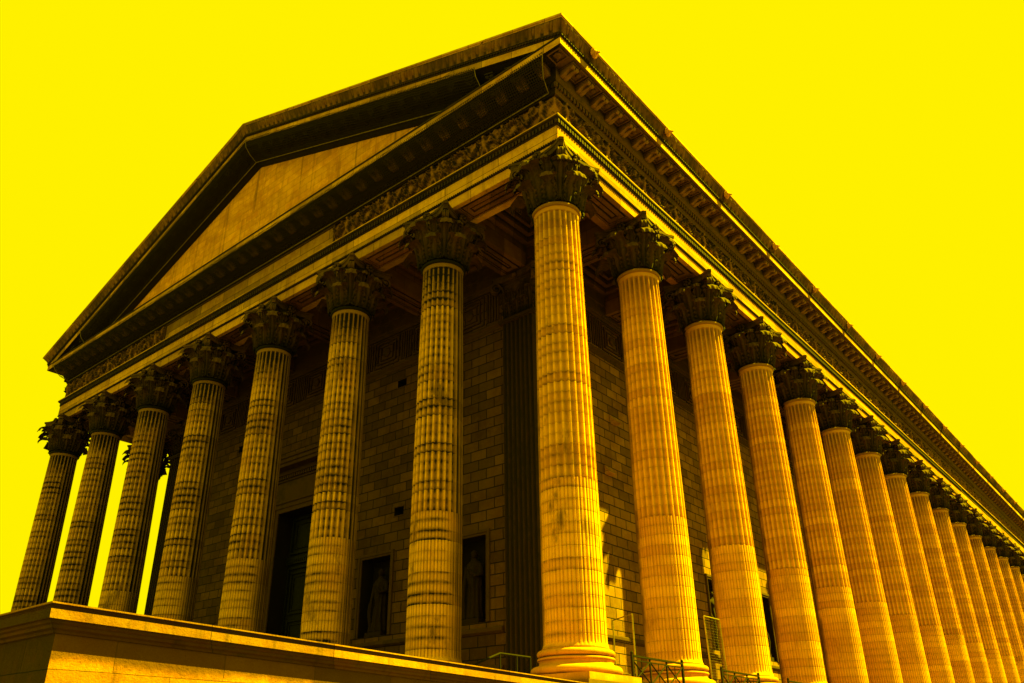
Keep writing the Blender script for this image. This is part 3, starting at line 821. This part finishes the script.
# vents: hollow behind each hole, small hinged flaps on the flank
for x, z in vents_f:
    mb = MB(); a, b, c, d = x - .32, x + .32, z - .2, z + .2
    mb.add([(a, YF, c), (b, YF, c), (b, YF, d), (a, YF, d), (a, YF + .5, c), (b, YF + .5, c), (b, YF + .5, d), (a, YF + .5, d)],
           [(4, 5, 6, 7), (0, 1, 5, 4), (1, 2, 6, 5), (2, 3, 7, 6), (3, 0, 4, 7)])
    o = mb.build('vent', M['void'], church)
    mb = MB(); mb.box(a - .05, b + .05, YF - .03, YF + .02, d + .003, d + .05); mb.box(a - .05, b + .05, YF - .03, YF + .02, c - .05, c - .003); mb.build('vent_frame', M['wallf'], o)
for y, z in vents_s:
    mb = MB(); mb.hexa([(XR + .03, y - .3, z - .24), (XR + .30, y - .3, z - .16), (XR + .30, y + .3, z - .16), (XR + .03, y + .3, z - .24),
                        (XR + .03, y - .3, z + .2), (XR + .06, y - .3, z + .2), (XR + .06, y + .3, z + .2), (XR + .03, y + .3, z + .2)])
    mb.build('vent_flap', M['corona'], church)
# string courses, base, crowning frieze of the walls
def wallrun(mb, prof, cuts_f=(), cuts_s=(), stop=True):
    """profile of (proud, z) run along front and right wall with a mitre at the corner, broken at cuts"""
    def segs(a, b, cuts):
        s = a; out = []
        for c0, c1 in sorted(cuts): out.append((s, c0)); s = c1
        out.append((s, b)); return out
    for a, b in segs(XL + (1.83 if stop else 0), XR - (1.83 if stop else 0), cuts_f):
        g = [[(a, YF - p, z), ((b + p) if b == XR else b, YF - p, z)] for p, z in prof]; mb.grid(np.array(g))
    for a, b in segs(YF + (1.88 if stop else 0), YB, cuts_s):
        g = [[(XR + p, (a - p) if a == YF else a, z), (XR + p, b, z)] for p, z in prof]; mb.grid(np.array(g))
dcut = [(DX0 - .9, DX1 + .9)]
mb = MB()
wallrun(mb, [(0, 1.15), (.06, 1.12), (.13, 1.05), (.13, 1.0), (.16, .98), (.16, FLOOR)], dcut)
wallrun(mb, [(0, 2.62), (.10, 2.60), (.14, 2.55), (.14, 2.44), (.05, 2.36), (0, 2.34)], dcut)
wallrun(mb, [(0, 16.42), (.12, 16.40), (.16, 16.34), (.14, 16.28), (.05, 16.22), (.04, 16.10), (0, 16.09)])
wallrun(mb, [(0, 18.30), (.05, 18.32), (.09, 18.40), (.09, 18.5), (.14, 18.54), (.14, 19.1), (.18, 19.12), (.18, 19.7), (.26, 19.8), (.30, 19.95), (.30, 20.1), (0, 20.12)], stop=False)
mb.build('wall_moulding', M['wallf'], church)
mb = MB()
def panel(cu, face):     # square frame with a round boss; flutes to either side
    def bx(u0, u1, p0, p1, z0, z1):
        if face == 'f': mb.box(u0, u1, YF - p1, YF - p0, z0, z1)
        else: mb.box(XR + p0, XR + p1, u0, u1, z0, z1)
    zc = 17.38
    for w, h, t, p in ((.95, .82, .07, .07), (.72, .62, .06, .10), (.48, .42, .05, .07)):
        bx(cu - w, cu + w, .002, p, zc + h - t, zc + h); bx(cu - w, cu + w, .002, p, zc - h, zc - h + t)
        bx(cu - w, cu - w + t, .002, p - .003, zc - h + t, zc + h - t); bx(cu + w - t, cu + w, .002, p - .003, zc - h + t, zc + h - t)
    if face == 'f': mb.blob((cu, YF - .05, zc), (.26, .12, .26), 12, 8)
    else: mb.blob((XR + .05, cu, zc), (.12, .26, .26), 12, 8)
    for q in range(5):
        u = cu + 1.10 + q * .17; bx(u, u + .09, .002, .07, zc - .8, zc + .8)
for k in range(1, 12): panel(-8.865 - 2.955 * (k - 1), 'f') if 8.865 + 2.955 * (k - 1) < 34 else None
mb.build('wall_frieze', M['wallf'], church); mb = MB()
for k in range(0, 20): panel(8.865 + 2.955 * k, 's')
mb.build('wall_frieze', M['wallf'], church)

# pilasters at the hall's corners
def make_pilaster():
    mb = MB(); h = .97; n = 7; out = []; cav = []
    for q in range(4):
        ca, sa = math.cos(q * PI / 2), math.sin(q * PI / 2)
        for k in range(n):
            c = -h + .10 + (2 * h - .2) * (k + .5) / n; w = (2 * h - .2) / n * .40
            for t in np.linspace(-1, 1, 6):
                dd = .075 * math.sqrt(max(0, 1 - t * t)); x, y = h - dd, c + w * t
                out.append((x * ca - y * sa, x * sa + y * ca)); cav.append(dd / .075)
    rows = [(-.0, .9)]
    g = np.array([[(x, y, z) for x, y in out] for z in (ZB, ZS - .2)]); mb.grid(g, cv=True, cav=np.array([cav, cav]))
    for w, z0, z1 in ((1.02, ZS - .2, ZS - .14), (1.07, ZS - .138, ZS - .02), (1.30, FLOOR, .12), (1.2, .122, .33), (1.12, .332, .5), (1.17, .502, .72), (1.05, .722, ZB)):
        mb.box(-w, w, -w, w, z0, z1)
    return mb
def make_pil_capital():
    mb = MB(); mb.box(-.9, .9, -.9, .9, ZS - .01, ZC - .3)
    for q in range(4):
        a = q * PI / 2; d = (math.cos(a), math.sin(a)); p = (-d[1], d[0])
        for u in (-.48, 0, .48): leaf(mb, a, .66, .22, .2, .88, flat=(p[0] * u, p[1] * u))
        for u in (-.75, -.25, .25, .75): leaf(mb, a, 1.22, .22, .22, .88, flat=(p[0] * u, p[1] * u))
        for u in (-.5, .5): leaf(mb, a, 1.55, .18, .16, .88, flat=(p[0] * u, p[1] * u))
        volute(mb, a + PI / 4, rb=1.2, rt=1.62, rad=.26, wid=.26)
        mb.blob((d[0] * 1.12, d[1] * 1.12, ZC - .16), .15, 8, 6, .3)
    ol = abacus_outline(1.32, 1.12)
    slab(mb, ol, ZC - .3, ZC - .15, .94, .97); slab(mb, ol, ZC - .148, ZC - .003, .99, 1.0)
    return mb
pil0 = make_pilaster().build('pilaster', M['anta'], church, w=None); pil0.location = (-SF, S, 0)
make_pil_capital().build('pilaster_capital', M['capital'], pil0, smooth=True, angle=45, w=None)
o = copy_tree(pil0, church); o.location = (-W + SF, S, 0)

# niches
def niche_part(c, face):
    def pt(u, p, z): return (u, YF - p, z) if face == 'f' else (XR + p, u, z)
    mb = MB(); D = -.75; a, b = c - NH, c + NH
    mb.add([pt(a, 0, NZ0), pt(b, 0, NZ0), pt(b, 0, NZ1), pt(a, 0, NZ1), pt(a, D, NZ0), pt(b, D, NZ0), pt(b, D, NZ1), pt(a, D, NZ1)],
           [(4, 5, 6, 7), (0, 1, 5, 4), (1, 2, 6, 5), (2, 3, 7, 6), (3, 0, 4, 7)])
    o = mb.build('niche', M['niche'], church)
    mb = MB()
    def bx(u0, u1, p0, p1, z0, z1):
        x = [pt(u0, p0, z0), pt(u1, p1, z1)]; mb.box(min(x[0][0], x[1][0]), max(x[0][0], x[1][0]), min(x[0][1], x[1][1]), max(x[0][1], x[1][1]), z0, z1)
    for i, (w0, w1, p) in enumerate(((.003, .10, .05), (.102, .22, .09))):
        bx(a - w1, a - w0, .002, p, NZ0, NZ1 + w1); bx(b + w0, b + w1, .002, p, NZ0, NZ1 + w1); bx(a - w0 + .001, b + w0 - .001, .002, p - .002, NZ1 + w0, NZ1 + w1)
    mb.build('niche_frame', M['wallf'], o)
for x in niche_front: niche_part(x, 'f')
for y in niche_side[:8]: niche_part(y, 's')
mb = MB()
for y in niche_side[8:]: mb.add([(XR - .02, y - NH, NZ0), (XR - .02, y + NH, NZ0), (XR - .02, y + NH, NZ1), (XR - .02, y - NH, NZ1)], [(0, 1, 2, 3)])
mb.build('niche_back', M['niche'], church)

# draped saints standing in the niches
def make_statue(seed):
    r = random.Random(seed); mb = MB(); ns = 40; rows = []; cv = []
    ph = r.random() * 6; sway = .06 * (1 if r.random() > .5 else -1)
    prof = [(0, .38, .30), (.05, .42, .33), (.5, .36, .28), (1.0, .33, .25), (1.35, .31, .23), (1.6, .30, .22), (1.9, .36, .24), (2.15, .42, .25), (2.32, .40, .22), (2.42, .25, .18), (2.48, .13, .13), (2.58, .115, .12)]
    zz = np.linspace(0, 2.58, 46)
    for z in zz:
        rx = np.interp(z, [p[0] for p in prof], [p[1] for p in prof]); ry = np.interp(z, [p[0] for p in prof], [p[2] for p in prof])
        row = []; cr = []
        for k in range(ns):
            a = 2 * PI * k / ns
            fold = (math.sin(a * 9 + ph + 1.6 * math.sin(z * 1.4)) * .035 + math.sin(a * 17 + z * 2) * .012) * max(0, min(1, (2.35 - z) / .5))
            diag = .03 * math.sin(z * 9 + a * 3) if 1.1 < z < 2.2 else 0
            row.append(((rx + fold + diag) * math.cos(a) + sway * math.sin(z * 1.2), (ry + fold + diag) * math.sin(a), z)); cr.append(max(0, -fold * 20))
        rows.append(row); cv.append(cr)
    mb.grid(np.array(rows), cv=True, cav=np.array(cv))
    sx = sway * math.sin(2.58 * 1.2)
    # head with brow, nose, beard and hair
    g = []; 
    for i in range(15):
        t = PI * i / 14; row = []
        for k in range(20):
            a = 2 * PI * k / 20; rr = 1 + .10 * (math.cos(a + PI / 2) > .93) * (5 < i < 10) + (.14 if i > 9 and math.sin(a) < -.2 else 0) + (.08 if math.sin(a) > .1 and i < 11 else 0)
            row.append((sx + .135 * rr * math.sin(t) * math.cos(a), .155 * rr * math.sin(t) * math.sin(a), 2.74 + .19 * math.cos(t)))
        g.append(row)
    mb.grid(np.array(g), cv=True)
    # arms: one bent across the chest, one lowered holding the cloak
    s = 1 if r.random() > .5 else -1
    mb.tube([(s * .38, 0, 2.25), (s * .46, -.06, 1.85), (s * .30, -.30, 1.75), (s * .08, -.34, 1.95)], [.12, .11, .085, .06], 10)
    mb.tube([(-s * .38, 0, 2.25), (-s * .47, 0, 1.80), (-s * .42, -.16, 1.42), (-s * .40, -.2, 1.30)], [.12, .11, .08, .06], 10)
    mb.tube([(-s * .40, -.2, 1.34), (-s * .42, -.24, .9), (-s * .36, -.2, .3), (-s * .34, -.22, .02)], [.10, .11, .09, .12], 9)
    mb.box(-.55, .55, -.36, .36, -.20, 0.0)
    return mb
where = [('f', x) for x in niche_front] + [('s', y) for y in niche_side[:8]]
lab = {('f', 0): 'stone saint with clasped cloak in the front niche nearest the corner pilaster',
       ('f', 1): 'dark weathered saint statue in the front niche just right of the bronze door',
       ('f', 2): 'sooty saint statue in the front niche just left of the bronze door',
       ('f', 3): 'sooty saint statue in the front niche farthest left of the bronze door'}
ordn = ['first', 'second', 'third', 'fourth', 'fifth', 'sixth', 'seventh', 'eighth']
for i, (f, u) in enumerate(where):
    o = make_statue(20 + i).build('saint_statue', M['statue'], None, smooth=True, angle=60, w=False)
    if f == 'f': o.location = (u, YF + .36, NZ0 + .205)
    else: o.location = (XR - .36, u, NZ0 + .205); o.rotation_euler = (0, 0, PI / 2)
    tag(o, lab[('f', i)] if f == 'f' else f'robed stone saint in the {ordn[i - 4]} niche of the long flank wall from the corner', 'statue', 'saint statues standing in wall niches')

# great door
mb = MB(); d0 = YF + .95
def fb(u0, u1, p0, p1, z0, z1): mb.box(u0, u1, YF - p1, YF - p0, z0, z1)
for w0, w1, p in ((.004, .25, .06), (.252, .50, .11), (.502, .62, .18)):
    fb(DX0 - w1, DX0 - w0, .002, p, FLOOR, DZ + w1); fb(DX1 + w0, DX1 + w1, .002, p, FLOOR, DZ + w1); fb(DX0 - w0 + .001, DX1 + w0 - .001, .002, p - .002, DZ + w0, DZ + w1)
x0, x1 = DX0 - .62, DX1 + .62
fb(x0, x1, .002, .10, DZ + .63, DZ + 1.75); 
for z0, z1, p, e in ((1.752, 1.86, .18, .1), (2.06, 2.30, .36, .25), (2.302, 2.50, .85, .75), (2.502, 2.72, .92, .82), (2.722, 2.85, 1.0, .9)):
    fb(x0 - e, x1 + e, .002, p, DZ + z0, DZ + z1)
for i in range(34): fb(x0 - .2 + i * .20, x0 - .2 + i * .20 + .12, .002, .30, DZ + 1.862, DZ + 2.058)
for e in (x0 - .35, x1 + .02): fb(e, e + .33, .002, .5, DZ + .65, DZ + 2.055)
door = mb.build('doorway', M['wallf'], church)
mb = MB()
mb.add([(DX0, YF, FLOOR), (DX0, YF, DZ), (DX0, d0 + .2, DZ), (DX0, d0 + .2, FLOOR)], [(0, 1, 2, 3)])
mb.add([(DX1, YF, FLOOR), (DX1, YF, DZ), (DX1, d0 + .2, DZ), (DX1, d0 + .2, FLOOR)], [(0, 1, 2, 3)])
mb.add([(DX0, YF, DZ), (DX1, YF, DZ), (DX1, d0 + .2, DZ), (DX0, d0 + .2, DZ)], [(0, 1, 2, 3)])
mb.build('reveal', M['niche'], door)
mb = MB(); mb.box(DX0 + .003, DX1 - .003, d0, d0 + .15, FLOOR, DZ - .003)
mb.box(DX0 + .01, DX1 - .01, d0 - .16, d0 - .002, 7.35, 7.75)
for i in range(26): mb.box(DX0 + .1 + i * .18, DX0 + .2 + i * .18, d0 - .2, d0 - .16, 7.45, 7.6)
def dframe(a, b, c, d, t=.09, p=.09):
    mb.box(a, b, d0 - p, d0 - .002, d - t, d); mb.box(a, b, d0 - p, d0 - .002, c, c + t); mb.box(a, a + t, d0 - p + .004, d0 - .002, c + t, d - t); mb.box(b - t, b, d0 - p + .004, d0 - .002, c + t, d - t)
for s in (0, 1):
    a = DX0 + .15 + s * 2.3; b = a + 2.15
    dframe(a, b, FLOOR + .1, 7.2, .12, .12); dframe(a + .3, b - .3, 4.7, 6.9); dframe(a + .5, b - .5, 4.9, 6.7, .06, .05)
    dframe(a + .3, b - .3, 2.3, 4.4); dframe(a + .5, b - .5, 2.5, 4.2, .06, .05); dframe(a + .3, b - .3, .1, 2.0)
dframe(DX0 + .2, DX1 - .2, 7.9, 9.9, .12, .12); dframe(DX0 + .5, DX1 - .5, 8.2, 9.6, .07, .06)
mb.build('door_leaf', M['bronze'], door)

# ------------------------------------------------------------------ podium, stairs, cheek wall
GZ = -3.75
mb = MB(); mb.box(-W - 1.5, 1.5, -1.62, L + 1.6, GZ + .6, FLOOR - .001); mb.box(-W - 1.62, 1.62, -1.7, L + 1.72, GZ, GZ + .598)
mb.build('podium', M['podium'], church)
mb = MB(); n = 22
for i in range(n):
    z = FLOOR - (i + 1) * (FLOOR - GZ) / n; y1 = -1.72 - i * .52
    mb.box(-W + 1.8, -2.31, y1 - .52, y1 - .002, GZ, z)
mb.build('stairs', M['podium'], church)

cheek = empty('stair_wall', (1.9, -15.85, 0))
tag(cheek, 'tall moulded stone side wall of the front stairs, sunlit below its coping', 'wall')
Y0, Y1 = 0.0, 14.12        # local, the wall runs back to the podium
TILT = -.0225; ZT = -.106
def crun(mb, prof, face='both'):
    g = []
    for o, z in prof:      # o inward(-) of the lip, z below the top
        row = [(-4.0, -o, z + ZT), (o, -o, z + ZT), (o, Y1, z + ZT + TILT * Y1)]
        g.append(row if face == 'both' else row[:2] if face == 'end' else row[1:])
    mb.grid(np.array(g))
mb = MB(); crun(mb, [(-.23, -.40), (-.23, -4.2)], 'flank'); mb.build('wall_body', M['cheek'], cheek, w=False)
mb = MB(); crun(mb, [(-.23, -.40), (-.23, -4.2)], 'end'); mb.build('wall_end', M['cheek_d'], cheek, w=False)
mb = MB(); crun(mb, [(-.008, -.228), (-.008, -.10)], 'end'); mb.build('coping_end', M['cheek_d'], cheek, w=False)
mb = MB(); crun(mb, [(-4, 0), (0, 0), (0, -.022), (-.015, -.026)]); crun(mb, [(-.008, -.228), (-.008, -.10)], 'flank')
mb.build('coping_band', M['coping_l'], cheek, w=False)
mb = MB(); crun(mb, [(-.015, -.026), (-.045, -.04), (-.06, -.065), (-.055, -.09), (-.008, -.10)])
crun(mb, [(-.008, -.228), (-.06, -.232), (-.07, -.275), (-.115, -.295), (-.12, -.34), (-.18, -.36), (-.19, -.40), (-.23, -.41)])
mb.build('coping', M['coping'], cheek, w=False)
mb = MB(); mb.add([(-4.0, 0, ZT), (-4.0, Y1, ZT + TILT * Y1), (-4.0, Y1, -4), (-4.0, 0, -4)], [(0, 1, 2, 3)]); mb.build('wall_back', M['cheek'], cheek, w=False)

g = MB(); g.add([(-600, -500, 0), (600, -500, 0), (600, 700, 0), (-600, 700, 0)], [(0, 1, 2, 3)])
gr = g.build('ground', M['paving'], None, loc=(0, 0, GZ)); tag(gr, kind='structure')

# ------------------------------------------------------------------ iron railings between the flank columns
def make_railing():      # local: y from 0 to 2.9, z from 0
    root = empty('iron_railing'); n = 3; Ln = S - 2.72 - .12; w = Ln / n; zt = .86; zb = .12
    for y in (0.0, Ln):
        mb = MB(); mb.box(-.035, .035, y - .035, y + .035, 0, zt + .06); mb.blob((0, y, zt + .08), .05, 8, 6)
        mb.build('post', M['iron'], root, w=False)
    mb = MB(); mb.box(-.045, .045, .037, Ln - .037, zt - .03, zt + .02); mb.build('top_rail', M['iron'], root, w=False)
    mb = MB(); mb.box(-.025, .025, .037, Ln - .037, zb - .02, zb + .02); mb.box(-.02, .02, .037, Ln - .037, zt - .14, zt - .11)
    for i in range(n):
        a, b = i * w + .04, (i + 1) * w - .04
        if i: mb.box(-.022, .022, i * w - .022, i * w + .022, zb + .022, zt - .032)
        mb.tube([(0.004, a, zb), (0.004, b, zt - .13)], .023, 6); mb.tube([(-.004, b, zb), (-.004, a, zt - .13)], .023, 6)
        c = (a + b) / 2; zc = (zb + zt - .13) / 2
        mb.blob((0, c, zc), (.03, .06, .06), 8, 5)
        mb.tube([(0, c, zb + .02), (0, c, zt - .11)], .012, 6)
    mb.build('lattice', M['iron'], root, w=False)
    return root
rail0 = make_railing()
bays = ['between the corner column and the second flank column', 'between the second and third flank columns', 'between the third and fourth flank columns', 'between the fourth and fifth flank columns']
for k in range(4):
    r = rail0 if k == 0 else copy_tree(rail0)
    r.location = (1.05, S * k + 1.42, FLOOR)
    tag(r, 'low green iron railing of crossed bars ' + bays[k], 'railing', 'crossed bar railings between flank columns')

# temporary wire fence frames behind the railings
def fence_frame(name, p0, p1, h, lean, label, z0=FLOOR):
    root = empty(name, p0); d = Vector((p1[0] - p0[0], p1[1] - p0[1], 0)); lx, ly = lean
    mb = MB(); T = lambda f, z: (d.x * f + lx * z, d.y * f + ly * z, z)
    mb.tube([T(0, 0), T(0, h)], .026, 7); mb.tube([T(1, 0), T(1, h)], .026, 7); mb.tube([T(0, h), T(1, h)], .02, 7); mb.tube([T(0, .45), T(1, .45)], .018, 7)
    mb.build('frame', M['tube'], root, w=False)
    mb = MB(); n = 12
    for i in range(1, n): mb.tube([T(i / n, .45), T(i / n, h)], .0018, 4, False)
    for i in range(1, 24): z = .45 + (h - .45) * i / 24; mb.tube([T(0, z), T(1, z)], .0018, 4, False)
    mb.build('wire_infill', M['tube'], root, w=False)
    tag(root, label, 'fence', 'temporary wire fence frames')
fence_frame('fence_frame', (-.5, 2.95, FLOOR), (.7, 2.2, FLOOR), 2.2, (.0, 0), 'thin metal fence frame standing behind the railing beside the corner column')
fence_frame('fence_frame', (.60, 7.55, FLOOR), (.62, 8.75, FLOOR), 2.75, (-.0, -.06), 'tall narrow metal fence frame standing beside the second flank column')
# bent tube handrail at the left of the corner column
mb = MB()
hr = empty('handrail', (-2.4, .0, FLOOR)); tag(hr, 'short dark tube handrail on posts left of the corner column foot', 'handrail')
pts = [(-2.75, .02), (-.62, .76), (.20, .76), (.9, .76)]
mb.tube([(0, y, z - FLOOR) for y, z in pts], .034, 8); mb.build('rail', M['iron'], hr, w=False)
for y, z in pts:
    mb = MB(); mb.tube([(0, y, -.9 if y < -1.7 else 0), (0, y, z - FLOOR)], .028, 8); mb.build('post', M['iron'], hr, w=False)

# ------------------------------------------------------------------ protective nets
def net(name, quads, label):
    root = MB(); root.attr = 'netv'
    for p0, p1, p2, p3, wv in quads: root.add([p0, p1, p2, p3], [(0, 1, 2, 3)], [.001, .001, wv, wv])
    o = root.build(name, M['net'], None, w=False)
    cord = MB()
    for p0, p1, p2, p3, wv in quads:
        cord.tube([p3, p2], .022, 5); cord.tube([p0, p3], .02, 5); cord.tube([p1, p2], .02, 5)
    cord.build('edge_cord', M['cord'], o)
    tag(o, label, 'net', 'bird nets under the gable mouldings')
def strips(xa, xb, place, prof, ins):
    """a hanging net: rows of quads between profile points (o, z); ins = how far the ends step in per row"""
    q = []; acc = 0; n = 14
    for (o0, z0, i0), (o1, z1, i1) in zip(prof, prof[1:]):
        ln = math.hypot(o1 - o0, z1 - z0)
        q.append((place(xa - i0, o0, z0), place(xb + i0 * ins, o0, z0), place(xb + i1 * ins, o1, z1), place(xa - i1, o1, z1), acc, acc + ln)); acc += ln
    return q
def net(name, q, label):
    mb = MB(); mb.attr = 'netv'
    for p0, p1, p2, p3, a, b in q: mb.add([p0, p1, p2, p3], [(0, 1, 2, 3)], [a + .001, a + .001, b, b])
    o = mb.build(name, M['net'], None)
    cord = MB(); cord.tube([q[-1][3], q[-1][2]], .024, 5); cord.tube([q[0][0]] + [t[3] for t in q], .02, 5); cord.tube([q[0][1]] + [t[2] for t in q], .02, 5)
    cord.build('edge_cord', M['cord'], o)
    tag(o, label, 'net', 'bird nets under the gable mouldings')
PF = [(1.92, 22.62, 0), (1.78, 22.28, .12), (1.42, 21.86, .36), (.86, 21.60, .62)]
net('bird_net', strips(1.05, -W - .85, lambda x, o, z: (x, -o, z), PF, 1), 'dark square mesh net hung below the level cornice above the carved band')
def rp(x, o, z): return (x, -o, rz(x, o, z))
PR = [(1.93, 22.60, 0), (1.82, 22.20, 0), (1.50, 21.97, 0), (1.02, 21.86, 0)]
net('bird_net', strips(-2.6, -LX + .001, rp, PR, 0), 'dark mesh net stretched under the right-hand slope of the gable')
net('bird_net', strips(-W + 2.6, -LX - .001, rp, PR, 0), 'dark mesh net stretched under the left-hand slope of the gable')

# ------------------------------------------------------------------ light, sky, camera
SUN_AZ, SUN_EL = 47.0, 51.5
w = bpy.data.worlds.new('World'); bpy.context.scene.world = w; w.use_nodes = True
bg = w.node_tree.nodes['Background']; bg.inputs[0].default_value = (1.0, .871, 0.0, 1); bg.inputs[1].default_value = 1.0
sun = bpy.data.lights.new('sun', 'SUN'); sun.energy = 28.0; sun.angle = math.radians(.53); sun.color = (1.0, .80, 0.0)
so = bpy.data.objects.new('sun', sun); C.objects.link(so)
az, el = math.radians(SUN_AZ), math.radians(SUN_EL)
dirv = Vector((math.cos(el) * math.cos(az), math.cos(el) * math.sin(az), math.sin(el)))
so.rotation_euler = dirv.to_track_quat('Z', 'Y').to_euler(); so.location = dirv * 150

yaw, pit, rol, F = 2.27886, 0.44030, -0.00042, 809.77
f = Vector((math.cos(pit) * math.cos(yaw), math.cos(pit) * math.sin(yaw), math.sin(pit)))
rt = Vector((math.sin(yaw), -math.cos(yaw), 0)); up = rt.cross(f)
c, s = math.cos(rol), math.sin(rol)
rt2 = c * rt + s * up; up2 = -s * rt + c * up
cam = bpy.data.cameras.new('camera'); co = bpy.data.objects.new('camera', cam); C.objects.link(co)
mat = Matrix((rt2, up2, -f)).transposed().to_4x4(); mat.translation = (14.375, -20.832, -2.142)
co.matrix_world = mat
cam.sensor_width = 36; cam.lens = F * 36 / 1024; cam.shift_x = (512 - 486.83) / 1024; cam.shift_y = (375.75 - 341.5) / 1024; cam.clip_end = 3000; cam.clip_start = .1
sc = bpy.context.scene; sc.camera = co
sc.view_settings.view_transform = 'Standard'; sc.view_settings.look = 'None'; sc.view_settings.exposure = 0; sc.view_settings.gamma = 1
sc.cycles.max_bounces = 6
